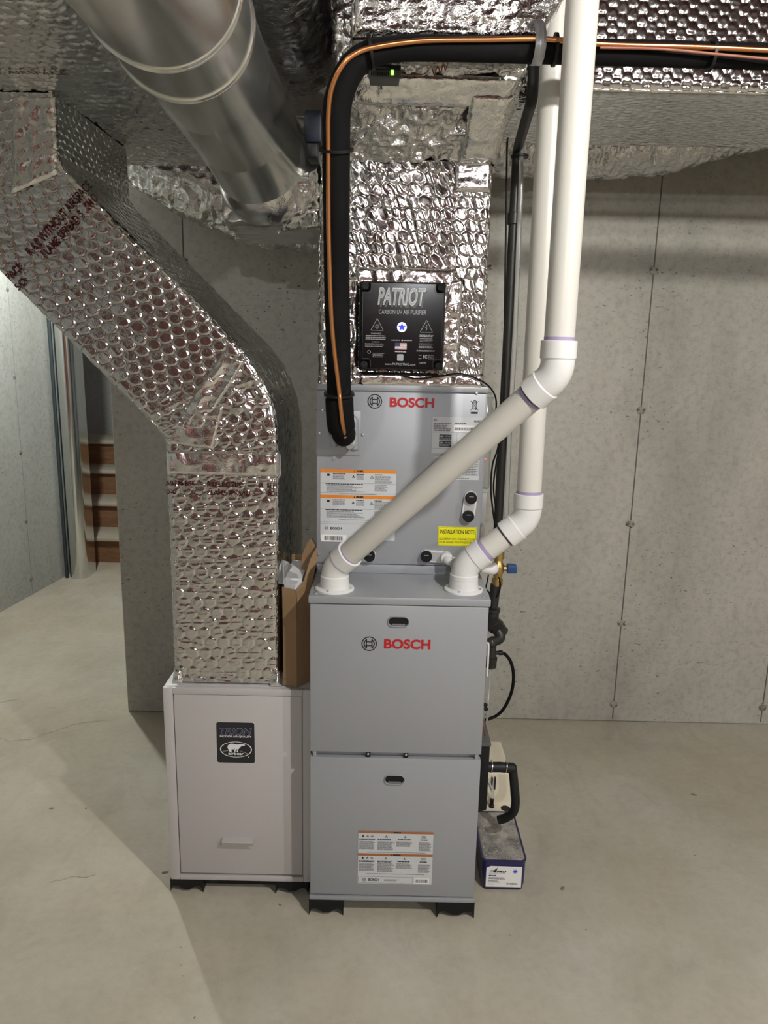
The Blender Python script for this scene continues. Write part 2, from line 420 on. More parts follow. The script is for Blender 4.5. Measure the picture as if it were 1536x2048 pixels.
def wrapped_round(name, pts, r, mt, parent, A=0.012, f=16, seg=110, dstep=0.006, k=40, squash=1.0, bub=0.0, stretch=1.0):
    P0 = catmull(pts, 10); L = [0.0]
    for a, b in zip(P0[:-1], P0[1:]): L.append(L[-1] + np.linalg.norm(b - a))
    n = max(4, int(L[-1] / dstep)); tt = np.linspace(0, L[-1], n); P0 = np.array(P0)
    Cc = np.stack([np.interp(tt, L, P0[:, i]) for i in range(3)], 1)
    T = np.gradient(Cc, axis=0); T /= np.linalg.norm(T, axis=1, keepdims=True)
    up = np.array([0, 0, 1.0]); s = np.cross(T, up); s /= np.linalg.norm(s, axis=1, keepdims=True); u2 = np.cross(s, T)
    th = np.linspace(0, 2 * np.pi, seg, endpoint=False)
    rr = np.interp(tt, np.linspace(0, L[-1], len(r)), r) if hasattr(r, '__len__') else np.full(n, r)
    ring = np.cos(th)[None, :, None] * s[:, None] + squash * np.sin(th)[None, :, None] * u2[:, None]
    V = tt[:, None] + 0 * th[None]; U = th[None] * 0.16 + 0 * V
    w_ = np.minimum(1, np.minimum(th, 2 * np.pi - th) / 0.2)[None]
    h = crumple(U * stretch, V * 1.9, A, f, k) * w_ + (bubbles(U, V, A=bub, k=k) if bub else 0)
    return grid_obj(name, Cc[:, None] + ring * (rr[:, None] + h)[..., None], mt, parent, wrap=True)
def foil_print(name, body, org, ux, uy, width, height, hfun, mt, parent, n0, bold=0.012, cell=0.0011, lift=0.0012):
    """red print lying on the bubbles: letters cut into small cells that follow the relief"""
    V, T, F = text_tris(body, bold); V = V * np.array([width, height])
    nx, ny = int(width / cell), int(height / cell)
    gx, gy = np.meshgrid((np.arange(nx) + 0.5) * cell, (np.arange(ny) + 0.5) * cell); ins = np.zeros(gx.shape, bool)
    for t in T:
        a, b, c = V[t]; x0, y0 = np.minimum(np.minimum(a, b), c); x1, y1 = np.maximum(np.maximum(a, b), c)
        i0, i1 = max(0, int(x0 / cell) - 1), min(nx, int(x1 / cell) + 2); j0, j1 = max(0, int(y0 / cell) - 1), min(ny, int(y1 / cell) + 2)
        X = gx[j0:j1, i0:i1]; Y = gy[j0:j1, i0:i1]
        def s_(p, q): return (q[0] - p[0]) * (Y - p[1]) - (q[1] - p[1]) * (X - p[0])
        e1, e2, e3 = s_(a, b), s_(b, c), s_(c, a)
        ins[j0:j1, i0:i1] |= ((e1 >= 0) & (e2 >= 0) & (e3 >= 0)) | ((e1 <= 0) & (e2 <= 0) & (e3 <= 0))
    js, is_ = np.nonzero(ins); vx = np.arange(nx + 1) * cell; vy = np.arange(ny + 1) * cell
    GX, GY = np.meshgrid(vx, vy); H = hfun(GX, GY) + lift
    org, ux, uy, n0 = (np.array(q, float) for q in (org, ux, uy, n0))
    W = org + GX[..., None] * ux + GY[..., None] * uy + H[..., None] * n0
    ids = np.arange((nx + 1) * (ny + 1)).reshape(ny + 1, nx + 1); used = {}; vv = []; ff = []
    for j, i in zip(js, is_):
        q = []
        for jj, ii in ((j, i), (j, i + 1), (j + 1, i + 1), (j + 1, i)):
            k = ids[jj, ii]
            if k not in used: used[k] = len(vv); vv.append(tuple(W[jj, ii]))
            q.append(used[k])
        ff.append(q)
    return mesh_obj(name, vv, ff, mt, parent, smooth=True)

# ================================================================== the setting
def struct(o, label=None):
    o['kind'] = 'structure'
    if label: o['label'] = label
    return o
CEIL = 2.64
YW = 1.13
floor = struct(box('floor', -4.2, 4.2, -6.5, 5.2, -0.1, 0.0, M['floor']), 'beige grey troweled concrete floor slab')
ceiling = struct(box('ceiling', -4.2, 4.2, -6.5, 5.2, CEIL + 0.2, CEIL + 0.26, M['joist']), 'wooden subfloor overhead')
jm = None
for k in range(19):
    x = -3.9 + k * 0.42
    if jm is None:
        j = box('ceiling_joist', -0.019, 0.019, -6.5, 5.2, CEIL - 0.005, CEIL + 0.2, M['joist'], ceiling); jm = j.data
    else:
        j = link(bpy.data.objects.new('ceiling_joist', jm), ceiling)
    j.location.x = x
wall_back = struct(box('wall_back', -1.055, 4.2, YW, YW + 0.25, 0.0, CEIL + 0.2, M['wall'], bevel=0.006, seg=1), 'grey poured concrete wall behind the furnace with form seams')
wall_right = struct(box('wall_right', 4.0, 4.2, -6.5, YW, 0, CEIL + 0.2, M['wall']), 'concrete wall on the right')
wall_front = struct(box('wall_front', -4.2, 4.2, -6.7, -6.5, 0, CEIL + 0.2, M['joist']), 'brown timber partition behind the camera')
wall_far = struct(box('wall_far', -4.2, 4.2, 5.0, 5.2, 0, CEIL + 0.2, M['wall2']), 'concrete wall beyond the stairs')
# left wall runs slightly askew: passes (-2.169, 2.274) and (-2.091, 3.006)
def wl(y): return -2.169 + (y - 2.274) * 0.1066
bm = bmesh.new()
for z in (0, CEIL + 0.2):
    for x, y in ((wl(-6.5) - 0.2, -6.5), (wl(-6.5), -6.5), (wl(3.16), 3.16), (wl(3.16) - 0.2, 3.16)): bm.verts.new((x, y, z))
bm.verts.ensure_lookup_table(); V = bm.verts
for f in ((3, 2, 1, 0), (4, 5, 6, 7), (0, 1, 5, 4), (1, 2, 6, 5), (2, 3, 7, 6), (3, 0, 4, 7)): bm.faces.new([V[i] for i in f])
wall_left = struct(bm_obj('wall_left', bm, M['wall2']), 'pale grey concrete wall of the passage')

# form seams and tie marks cast in the concrete
def tie_mesh(seed):
    r = random.Random(seed); bm = bmesh.new()
    bmesh.ops.create_icosphere(bm, subdivisions=3, radius=1.0)
    for v in bm.verts:
        k = 1 + r.uniform(-0.22, 0.22); v.co = Vector((v.co.x * 0.017 * k, v.co.y * 0.0022 * k, v.co.z * 0.013 * k))
    me = bpy.data.meshes.new('tie_mark'); bm.to_mesh(me); bm.free(); me.materials.append(M['tie']); me.shade_smooth(); return me
tm = [tie_mesh(i) for i in range(3)]
def tie_hole_mesh():
    bm = bmesh.new(); bmesh.ops.create_circle(bm, cap_ends=True, segments=10, radius=0.0045)
    bmesh.ops.rotate(bm, verts=bm.verts, matrix=Matrix.Rotation(math.radians(90), 3, 'X'))
    me = bpy.data.meshes.new('tie_hole'); bm.to_mesh(me); bm.free(); me.materials.append(M['seam']); return me
th_ = tie_hole_mesh()
for x, xt in ((0.974, 0.972), (1.594, 1.594), (-0.757, -0.757), (0.36, 0.36), (2.22, 2.22), (2.84, 2.84)):
    z0 = 0.0
    for z1 in (0.078, 0.435, 0.85, 1.296, 1.806, 2.46):
        if z1 - z0 > 0.06:
            box('form_seam', x - 0.0022, x + 0.0022, YW - 0.0012, YW + 0.002, z0 + 0.014, z1 - 0.014, M['seam'], wall_back)
        z0 = z1
    for i, z1 in enumerate((0.078, 0.435, 0.85, 1.296, 1.806)):
        t = link(bpy.data.objects.new('tie_mark', tm[i % 3]), wall_back); t.location = (x, YW, z1)
        for dx in (-0.010, 0.010):
            h = link(bpy.data.objects.new('tie_hole', th_), wall_back); h.location = (x + dx, YW - 0.0032, z1 + 0.002 * i - 0.003)
for y in (2.60, 1.98, 1.36):
    if True:
        b = box('form_seam', -0.0012, 0.002, -0.002, 0.002, 0.0, CEIL, M['ink_light'], wall_left); b.location = (wl(y), y, 0)
    for i, z1 in enumerate((0.097, 0.46, 0.871, 1.307, 1.79)):
        t = link(bpy.data.objects.new('tie_mark', tm[i % 3]), wall_left); t.location = (wl(y), y, z1); t.rotation_euler.z = math.pi / 2
# thin shrinkage cracks in the slab
def crack(pts, wd=0.0022):
    V, F = [], []
    P = []
    for a, b in zip(pts[:-1], pts[1:]):
        for k in range(5):
            t = k / 5; P.append((a[0] * (1 - t) + b[0] * t + random.uniform(-.004, .004), a[1] * (1 - t) + b[1] * t + random.uniform(-.006, .006)))
    P.append(pts[-1])
    for i, (x, y) in enumerate(P):
        k = wd * (0.5 + random.random() * 0.6) / 2
        V += [(x, y - k, 0.0004), (x, y + k, 0.0004)]
        if i: F.append((2 * i - 2, 2 * i, 2 * i + 1, 2 * i - 1))
    return mesh_obj('crack', V, F, M['crack'], floor)
crack([(-1.4757, 0.9011), (-1.4210, 0.8691), (-1.3541, 0.8908), (-1.2854, 0.9562), (-1.2303, 1.0154), (-1.1130, 1.0540)])
crack([(-1.4942, 1.4916), (-1.4783, 1.5949), (-1.4567, 1.6922)], 0.003)
crack([(-0.9296, 0.1019), (-0.8675, 0.1245), (-0.8145, 0.1366)])
crack([(-1.6199, 1.1867), (-1.5518, 1.2226)], 0.003)
# specks of grit
gm = None
for (px_, py_), s in zip([(-0.9651, 0.4535), (-1.0775, 0.4495), (-0.4965, -0.1243), (-0.4096, -0.3278), (-0.4804, -0.1797), (1.1074, 0.6053), (0.5358, 0.1212), (-0.2642, 0.0325), (-0.4678, -0.2128), (0.9802, 0.2793), (0.5650, 0.6471), (-0.7051, 0.2582), (0.3560, -0.0590), (0.5627, -0.0359), (-0.6167, 0.1533)],
                         [.006, .009, .003, .004, .003, .012, .012, .007, .003, .004, .004, .003, .004, .003, .012]):
    bm = bmesh.new(); bmesh.ops.create_icosphere(bm, subdivisions=1, radius=1.0)
    for v in bm.verts: v.co = Vector((v.co.x * s * random.uniform(.8, 1.2), v.co.y * s * 0.5, v.co.z * s * 0.16))
    g = bm_obj('grit', bm, M['crack'], floor); g.location = (px_, py_, 0.0005); g.rotation_euler.z = random.uniform(0, 3)

# lamps
for loc, wt, c, nm, lb in BULBS:
    t = thing('ceiling_bulb_holder', 'white holder of the ' + lb, 'light', (loc[0], loc[1], CEIL - 0.01))
    lathe('holder_base', [(0.055, 0.128), (0.055, 0.115), (0.04, 0.10), (0.028, 0.045), (0.022, 0.04)], loc, (0, 0, 1), M['porcelain'], t)
    if nm == 'near':
        sh = lathe('added_lamp_shade', [(0.150, 0.030), (0.135, 0.055), (0.085, 0.085), (0.040, 0.100), (0.040, 0.102), (0.087, 0.088), (0.138, 0.057), (0.1515, 0.031)], loc, (0, 0, 1), M['porcelain'], t, 40)  # unseen shade added to keep this bulb's light off the ceiling
    box('mounting_block', loc[0] - 0.05, loc[0] + 0.05, loc[1] - 0.05, loc[1] + 0.05, loc[2] + 0.126, CEIL + 0.2, M['joist'], t)

# ------------------------------------------------------------------ the passage behind: metal-clad post and wooden stairs
post = thing('metal_stack', 'shiny galvanized wall stack standing beside the passage wall', 'duct', (-2.0, 3.03, 0))
def rrect(x0, x1, z0, z1, r, n=6):
    out = []
    for cx, cz, a in ((x1 - r, z0 + r, -90), (x1 - r, z1 - r, 0), (x0 + r, z1 - r, 90), (x0 + r, z0 + r, 180)):
        for k in range(n + 1): t = math.radians(a + 90 * k / n); out.append((cx + r * math.cos(t), cz + r * math.sin(t)))
    return out
R_ = rrect(-2.055, -1.935, 2.925, 3.14, 0.052, 10); n = len(R_)
V = [(x, y, 0.0) for x, y in R_] + [(x, y, CEIL) for x, y in R_]
o = mesh_obj('shaft', V, [(i, (i + 1) % n, (i + 1) % n + n, i + n) for i in range(n)] + [tuple(range(n - 1, -1, -1)), tuple(range(n, 2 * n))], M['colmetal'], post, True)
o.data.set_sharp_from_angle(angle=math.radians(40))
box('shaft_seam', -1.985, -1.982, 2.9225, 2.926, 0.25, CEIL, M['paint_dark'], post)
box('corner_angle', -2.075, -2.058, 2.935, 2.955, 0.0, CEIL, M['slate'], post, 0.003)
st = thing('staircase', 'wooden basement steps with pale treads and brown risers', 'stairs', (-2.0, 3.32, 0))
rz = 0.19; rn = 0.28
for k in range(4):
    y = 3.32 + k * rn; z = k * rz
    box('riser', -2.75, -0.99, y, y + 0.02, z, z + rz - 0.028, M['riser'], st)
    box('tread', -2.75, -0.99, y - 0.035, y + (rn if k < 3 else 0.38), z + rz - 0.03, z + rz, M['tread'], st, 0.006)
V = [(x, y, z) for x in (-0.99, -0.95) for y, z in ((3.30, 0), (3.55, 0), (4.5, 0.5), (4.5, 0.8), (4.1, 0.8), (3.30, 0.22))]
mesh_obj('stringer', V, [(5, 4, 3, 2, 1, 0), (6, 7, 8, 9, 10, 11)] + [(a, (a + 1) % 6, (a + 1) % 6 + 6, a + 6) for a in range(6)], M['tread'], st)

# ================================================================== gas furnace
FX0, FX1 = -0.178, 0.264
fur = thing('gas_furnace', 'silver grey gas furnace with two front doors on black feet', 'furnace', (0.043, 0.36, 0))
bx = fur
box('body', FX0 + 0.003, FX1 - 0.003, 0.018, 0.735, 0.052, 0.893, M['paint'], bx, 0.002)
box('top_panel', FX0 - 0.004, FX1 + 0.004, -0.002, 0.74, 0.8885, 0.908, M['paint'], bx, 0.003)
ud = box('upper_door', FX0, FX1, 0.0, 0.03, 0.4865, 0.8865, M['paint'], bx, 0.0025)
ldr = box('lower_door', FX0, FX1, 0.0, 0.03, 0.0635, 0.4715, M['paint'], bx, 0.0025)
bxr = box('bottom_rail', FX0 - 0.002, FX1 + 0.002, -0.003, 0.03, 0.048, 0.060, M['paint'], bx, 0.002)
rl = box('middle_rail', FX0 + 0.016, FX1 - 0.016, 0.022, 0.03, 0.468, 0.490, M['paint'], bx)
for x, mt in ((-0.118, 'screw'), (0.166, 'screw')):
    lathe('screw', [(0.0035, 0), (0.0035, 0.002), (0.002, 0.003)], (x, 0.022, 0.480), (0, -1, 0), M[mt], rl, 10)
for x in (-0.028, 0.070):
    box('latch_clip', x - 0.006, x + 0.006, 0.004, 0.014, 0.471, 0.486, M['black'], rl, 0.001)
    lathe('screw', [(0.003, 0), (0.003, 0.002), (0.002, 0.003)], (x, 0.004, 0.481), (0, -1, 0), M['screw'], rl, 10)
for x in (FX0 + 0.012, FX1 - 0.012):
    box('corner_gap_shade', x - 0.0115, x + 0.0115, 0.019, 0.024, 0.4715, 0.4865, M['black'], rl)  # black block stands in for the shade at each rail gap end
    box('corner_tab', x - 0.004, x + 0.004, 0.003, 0.02, 0.4715, 0.4865, M['paint'], rl, 0.001)
def stadium(cx, cz, a, b, n=10):
    return [(cx + a - b + b * math.cos(t), cz + b * math.sin(t)) for t in [math.radians(-90 + 180 * k / n) for k in range(n + 1)]] + \
           [(cx - a + b + b * math.cos(t), cz + b * math.sin(t)) for t in [math.radians(90 + 180 * k / n) for k in range(n + 1)]]
def prism(name, pts, y0, y1, mt, parent):
    n = len(pts); V = [(x, y0, z) for x, z in pts] + [(x, y1, z) for x, z in pts]
    F = [tuple(range(n)), tuple(range(2 * n - 1, n - 1, -1))] + [(i, i + n, (i + 1) % n + n, (i + 1) % n) for i in range(n)]
    return mesh_obj(name, V, F, mt, parent)
def handle_slot(door, cx, cz):
    n = len(stadium(0, 0, 1, .5))
    o = stadium(cx, cz, 0.0275, 0.0145); i = stadium(cx, cz, 0.0240, 0.0110)
    V = [(x, -0.0005, z) for x, z in o] + [(x, -0.0045, z) for x, z in stadium(cx, cz, 0.0258, 0.0128)] + [(x, -0.0012, z) for x, z in i]
    F = [(k, (k + 1) % n, n + (k + 1) % n, n + k) for k in range(n)] + [(n + k, n + (k + 1) % n, 2 * n + (k + 1) % n, 2 * n + k) for k in range(n)]
    h = mesh_obj('handle_rim', V, F, M['paint'], door)
    p = Flat(-0.0010); p.poly(i); p.build('handle_recess', M['black'], door)
    prism('handle_lip', stadium(cx, cz - 0.0075, 0.017, 0.0022), -0.0022, -0.001, M['paint_dark'], door)
handle_slot(ud, *(0.0416, 0.8454))
handle_slot(ldr, *(0.0418, 0.4117))
def emblem(parent, cx, cz, R, y, mt):
    f = Flat(y); f.ring(cx, cz, R, R * 0.87)
    f.ring(cx, cz, R * 0.72, R * 0.58, 118, 242, 20); f.ring(cx, cz, R * 0.72, R * 0.58, -62, 62, 20)
    wv = R * 0.13
    for s in (-1, 1):
        f.rect(cx + s * R * 0.36 - wv / 2, cx + s * R * 0.36 + wv / 2, cz - R * 0.62, cz + R * 0.62)
        f.rect(cx - R * 0.36, cx + R * 0.36, cz + s * R * 0.26 - wv / 2, cz + s * R * 0.26 + wv / 2)
    return f.build('emblem', mt, parent)
YD = -0.0008
emblem(ud, *(-0.0299, 0.7856), 0.0192, YD, M['ink'])
text('wordmark', 'BOSCH', 0.0069, 0.1229, 0.7734, 0.7995, YD, M['red'], ud, 0.036)

def pictos(lb, cells, y, s, mt):
    f = Flat(y)
    for kind, x, z in cells:
        if kind == 'drop': f.disc(x, z - s * .1, s * .42, 12).poly([(x - s * .3, z + s * .1), (x + s * .3, z + s * .1), (x, z + s * .6)])
        elif kind == 'flame':
            f.poly([(x - s * .5, z - s * .2), (x - s * .12, z - s * .5), (x - s * .16, z - s * .1), (x, z + s * .1), (x + s * .2, z - s * .1), (x + s * .14, z - s * .5), (x + s * .5, z - s * .2), (x + s * .3, z + s * .2), (x, z + s * .65), (x - s * .2, z + s * .15)])
        elif kind == 'spark':
            for k in range(5):
                a = math.radians(20 + 35 * k); f.line([(x + .2 * s * math.cos(a), z - .3 * s + .2 * s * math.sin(a)), (x + .75 * s * math.cos(a), z - .3 * s + .75 * s * math.sin(a))], s * .13)
        elif kind == 'tri':
            f.line([(x - s * .6, z - s * .5), (x + s * .6, z - s * .5), (x, z + s * .6), (x - s * .6, z - s * .5)], s * .13); f.line([(x, z - s * .3), (x, z + s * .15)], s * .2)
        elif kind == 'bowl':
            f.ring(x, z - s * .1, s * .5, s * .28, 170, 370, 14); f.disc(x, z + s * .05, s * .2, 10); f.line([(x, z), (x, z + s * .55)], s * .16)
        elif kind == 'frame':
            f.line([(x - s, z - s * .45), (x + s, z - s * .45), (x + s, z + s * .45), (x - s, z + s * .45), (x - s, z - s * .45)], s * .12); f.words(x - s * .6, x + s * .6, z - s * .15, z + s * .15, 1, 1.0, 0)
        elif kind == 'blob': f.disc(x, z, s * .5, 14, 1.15, .9)
    return f.build('pictogram', mt, lb)
# lower warning label
yl = -0.0009
lab = Flat(yl); lx0, lx1, lz0, lz1 = -0.0500, 0.1486, 0.1007, 0.2597
lab.rect(lx0, lx1, lz0, lz1); lab = lab.build('warning_label', M['label'], ldr); lab['label'] = 'pale warning label with brown orange bands'
y2 = yl - 0.0004; W_ = lx1 - lx0; H_ = lz1 - lz0
def lx(u): return lx0 + W_ * u
def lz(v): return lz1 - H_ * v
f = Flat(y2); f.rect(lx0, lx1, lz(0.04), lz(0.0)); f.rect(lx0, lx1, lz(0.465), lz(0.42)); f.build('orange_band', M['brownband'], lab)
f = Flat(y2 - .0002)
for z_ in (0.02, 0.443): f.poly([(lx(.44), lz(z_ + .014)), (lx(.46), lz(z_ + .014)), (lx(.45), lz(z_ - .014))]); f.words(lx(.47), lx(.57), lz(z_ + .012), lz(z_ - .012), 1, 1, 0)
f.build('band_lettering', M['ink'], lab)
cells = []
for z_ in (0.095, 0.51):
    cells += [('drop', lx(.065), lz(z_)), ('flame', lx(.125), lz(z_)), ('spark', lx(.185), lz(z_)), ('tri', lx(.375), lz(z_)), ('bowl', lx(.625), lz(z_)), ('frame', lx(.875), lz(z_))]
pictos(lab, cells, y2, 0.006, M['ink'])
f = Flat(y2)
for z_ in (0.0, 0.415):
    f.words(lx(.015), lx(.23), lz(.175 + z_), lz(.14 + z_), 2, .7, .2); f.words(lx(.26), lx(.47), lz(.175 + z_), lz(.14 + z_), 2, .7, .2)
    f.words(lx(.53), lx(.71), lz(.165 + z_), lz(.14 + z_), 1, .8, .1); f.words(lx(.83), lx(.93), lz(.165 + z_), lz(.14 + z_), 1, .8, .1)
f.build('heading_print', M['ink'], lab)
f = Flat(y2)
for z_ in (0.0, 0.415):
    f.words(lx(.015), lx(.225), lz(.345 + z_), lz(.19 + z_), 9, .55, .15); f.words(lx(.26), lx(.49), lz(.36 + z_), lz(.19 + z_), 10, .55, .2)
    f.words(lx(.51), lx(.73), lz(.285 + z_), lz(.185 + z_), 6, .55, .2); f.words(lx(.81), lx(.98), lz(.36 + z_), lz(.195 + z_), 10, .55, .2)
    f.words(lx(.12), lx(.9), lz(.40 + z_), lz(.39 + z_), 1, .9, 0)
f.build('fine_print', M['ink_grey'], lab)
f = Flat(y2); f.line([(lx(.01), lz(.865)), (lx(.74), lz(.865)), (lx(.74), lz(.985)), (lx(.01), lz(.985)), (lx(.01), lz(.865))], .0006); f.words(lx(.36), lx(.56), lz(.95), lz(.91), 2, .5, .3); f.build('box_outline', M['ink_grey'], lab)
emblem(lab, lx(.085), lz(.925), 0.0056, y2, M['ink_grey'])
text('wordmark', 'BOSCH', lx(.14), lx(.29), lz(.95), lz(.90), y2, M['ink'], lab, 0.03)
f = Flat(y2); f.rect(lx(.765), lx(.965), lz(.985), lz(.88)); f.build('barcode_sticker', M['labelwhite'], lab)
f = Flat(y2 - .0003); f.bars(lx(.785), lx(.95), lz(.965), lz(.90)); f.build('barcode', M['ink'], lab)
# black plastic feet
def foot(parent, x0, x1, y0, y1, ztop):
    n = 14; pts = [(x0, 0.0)]
    c = (x0 + x1) / 2; pr = []
    for k in range(n + 1):
        u = k / n; x = x0 + (x1 - x0) * u
        z = 0.014 + 0.007 * math.sin(u * math.pi * 3) if 0.06 < u < 0.94 else 0.0
        if 0.38 < u < 0.62: z = 0.009
        pr.append((x, z))
    prism('foot', pr + [(x1, ztop), (x0, ztop)], y0, y1, M['black'], parent)
foot(bx, FX0 - 0.003, FX0 + 0.090, -0.002, 0.10, 0.048)
foot(bx, FX1 - 0.098, FX1 + 0.003, -0.002, 0.10, 0.048)
foot(bx, FX0 - 0.003, FX0 + 0.090, 0.62, 0.72, 0.048)
foot(bx, FX1 - 0.098, FX1 + 0.003, 0.62, 0.72, 0.048)
for x in (FX0 + 0.012, FX1 - 0.010):
    lathe('screw', [(0.004, 0), (0.004, 0.002), (0.0025, 0.003)], (x, 0.02, 0.908), (0, 0, 1), M['screw'], bx, 10)
lathe('screw', [(0.004, 0), (0.004, 0.002), (0.0025, 0.003)], (-0.095, 0.17, 0.908), (0, 0, 1), M['screw'], bx, 10)

# ================================================================== evaporator coil cabinet
CY = 0.20
CX0, CX1 = -0.180, 0.262
coil = thing('coil_cabinet', 'silver grey evaporator coil cabinet standing on the furnace', 'coil cabinet', (0.04, 0.43, 0.908))
box('body', CX0, CX1, CY + 0.004, 0.70, 0.909, 1.413, M['paint'], coil, 0.002)
box('top_flange', CX0 - 0.001, CX1 + 0.001, CY - 0.003, 0.70, 1.399, 1.4145, M['paint'], coil, 0.0015)
cp = box('front_panel', CX0, CX1 - 0.004, CY - 0.003, CY + 0.01, 0.935, 1.3965, M['paint'], coil, 0.002)
box('bottom_flange', CX0, CX1, CY - 0.001, CY + 0.01, 0.9085, 0.933, M['paint'], coil, 0.001)
YP = CY - 0.0035
# corner side flange of bare metal on the right
box('side_flange', CX1 + 0.001, CX1 + 0.024, 0.30, 0.304, 0.99, 1.13, M['galv_dull'], coil, 0.001)
lathe('flange_hole', [(0.006, 0), (0.006, 0.0015)], (CX1 + 0.012, 0.2985, 1.025), (0, -1, 0), M['paint'], coil, 14)
cbx = box('clear_cover', CX1 + 0.001, CX1 + 0.026, 0.27, 0.33, 1.135, 1.385, M['clear'], coil, 0.003); cbx['label'] = 'clear plastic cover of a small side control'
for z, mt in ((1.262, 'led_green'), (1.252, 'led_green'), (1.215, 'led_red')):
    box('indicator_lamp', CX1 + 0.010, CX1 + 0.015, 0.285, 0.29, z, z + 0.004, M[mt], cbx)
box('cover_end', CX1 + 0.001, CX1 + 0.026, 0.268, 0.332, 1.385, 1.395, M['pvcfit'], cbx)
box('cover_end', CX1 + 0.001, CX1 + 0.022, 0.268, 0.332, 1.125, 1.135, M['pvcfit'], cbx)
emblem(coil, *(-0.0296, 1.3723), 0.0188, YP - 0.0005, M['ink'])
text('wordmark', 'BOSCH', 0.0089, 0.1240, 1.3583, 1.3836, YP - 0.0005, M['red'], coil, 0.036)
def screw(parent, x, z, y=None, r=0.0042):
    y = YP if y is None else y
    lathe('screw', [(r, 0), (r, 0.0015), (r * .7, 0.004), (r * .3, 0.0042)], (x, y, z), (0, -1, 0), M['screw'], parent, 12)
for p in ((-0.1730, 1.2869), (-0.0592, 1.2854), (-0.1346, 1.2205), (-0.1749, 0.9591), (-0.1748, 0.9183), (0.2325, 1.3988), (-0.1653, 1.3469), (-0.1398, 0.9669)):
    screw(coil, *p)
# line access plate with a raised loop
ax0, ax1, az0, az1 = -0.1808, -0.0657, 1.2299, 1.3466
ap = box('access_plate', ax0, ax1, YP - 0.003, YP + 0.001, az0, az1, M['paint'], coil, 0.0012)
f = []
lp = fillet([(*q,) for q in (((-0.1348, 1.2536)), ((-0.1353, 1.3281)), ((-0.0806, 1.3280)), ((-0.0796, 1.2469)))], 0.014, 6)
tube('raised_loop', [(p[0], YP - 0.0025, p[1]) for p in lp], 0.0105, M['paint'], ap, 12)
# crossed-out bin mark
f = Flat(YP - .0005); bx_, bz_ = (0.2288, 1.3667)
s = 0.010
f.line([(bx_ - s, bz_ + s * 1.2), (bx_ + s, bz_ - s * 1.2)], .0009); f.line([(bx_ + s, bz_ + s * 1.2), (bx_ - s, bz_ - s * 1.2)], .0009)
f.line([(bx_ - s * .5, bz_ + s * .7), (bx_ - s * .4, bz_ - s * .85), (bx_ + s * .4, bz_ - s * .85), (bx_ + s * .5, bz_ + s * .7), (bx_ - s * .5, bz_ + s * .7)], .0012)
f.ring(bx_, bz_ + s * .75, s * .6, s * .42, 0, 180, 12); f.disc(bx_ + s * .35, bz_ - s * .9, s * .2, 10)
f.rect(bx_ - s * .9, bx_ + s * .9, bz_ - s * 2.1, bz_ - s * 1.6); f.build('bin_symbol', M['ink'], coil)
# rating plate (upper right), chart below it, warning labels (left), yellow note
rx0, rx1, rz0, rz1 = 0.1206, 0.2520, 1.2406, 1.3361
f = Flat(YP - .0004); f.rect(rx0, rx1, rz0, rz1); rp = f.build('rating_plate', M['label'], coil); rp['label'] = 'white rating plate with barcode and two black ratings'
y2 = YP - .0008
def rx(u): return rx0 + (rx1 - rx0) * u
def rzz(v): return rz1 - (rz1 - rz0) * v
f = Flat(y2); f.line([(rx(0), rzz(.42)), (rx(1), rzz(.42))], .0006); f.line([(rx(0), rzz(.86)), (rx(1), rzz(.86))], .0005); f.line([(rx(.5), rzz(.42)), (rx(.5), rzz(.86))], .0005)
f.words(rx(.03), rx(.40), rzz(.40), rzz(.16), 5, .5, .4); f.words(rx(.45), rx(.8), rzz(.20), rzz(.14), 1, .6, .4); f.build('fine_print', M['ink_grey'], rp)
emblem(rp, rx(.06), rzz(.09), 0.004, y2, M['ink_grey'])
text('wordmark', 'BOSCH', rx(.83), rx(.995), rzz(.13), rzz(.075), y2, M['ink'], rp, 0.03)
f = Flat(y2); f.rect(rx(.43), rx(.99), rzz(.42), rzz(.22)); f.build('barcode_sticker', M['labelwhite'], rp)
f = Flat(y2 - .0003); f.bars(rx(.45), rx(.96), rzz(.36), rzz(.28)); f.build('barcode', M['ink'], rp)
f = Flat(y2)
for z_ in (.48, .66): f.rect(rx(.15), rx(.39), rzz(z_ + .16), rzz(z_))
f.build('rating_block', M['ink'], rp)
f = Flat(y2 - .0003)
for z_ in (.50, .68): f.words(rx(.165), rx(.38), rzz(z_ + .12), rzz(z_ + .06), 3, .5, .2); f.words(rx(.26), rx(.38), rzz(z_ + .05), rzz(z_), 2, .5, .1); f.rect(rx(.165), rx(.235), rzz(z_ + .05), rzz(z_ + .005))
f.build('rating_fine_print', M['pale_ink'], rp)
gx0, gx1, gz0, gz1 = 0.1268, 0.2483, 1.1712, 1.2327
f = Flat(YP - .0004); f.rect(gx0, gx1, gz0, gz1); gp = f.build('charge_chart', M['label'], coil); gp['label'] = 'white charging chart ruled in a fine grid'
f = Flat(y2)
for k in range(9): f.line([(gx0 + .002, gz0 + .012 + (gz1 - gz0 - .014) * k / 8), (gx1 - .002, gz0 + .012 + (gz1 - gz0 - .014) * k / 8)], .0005)
for k in range(9): f.line([(gx0 + .002 + (gx1 - gx0 - .004) * k / 8, gz0 + .012), (gx0 + .002 + (gx1 - gx0 - .004) * k / 8, gz1 - .002)], .0005)
f.words(gx0 + .003, gx1 - .003, gz0 + .013, gz1 - .003, 10, .4, .05); f.words(gx0 + .003, gx1 - .01, gz0 + .002, gz0 + .010, 2, .5, .3); f.build('fine_print', M['ink_grey'], gp)
wx0, wx1, wz0, wz1 = -0.1699, 0.0303, 1.0012, 1.1933
f = Flat(YP - .0004); f.rect(wx0, wx1, wz0, wz1); wp = f.build('warning_label', M['label'], coil); wp['label'] = 'pale warning label with two orange bands'
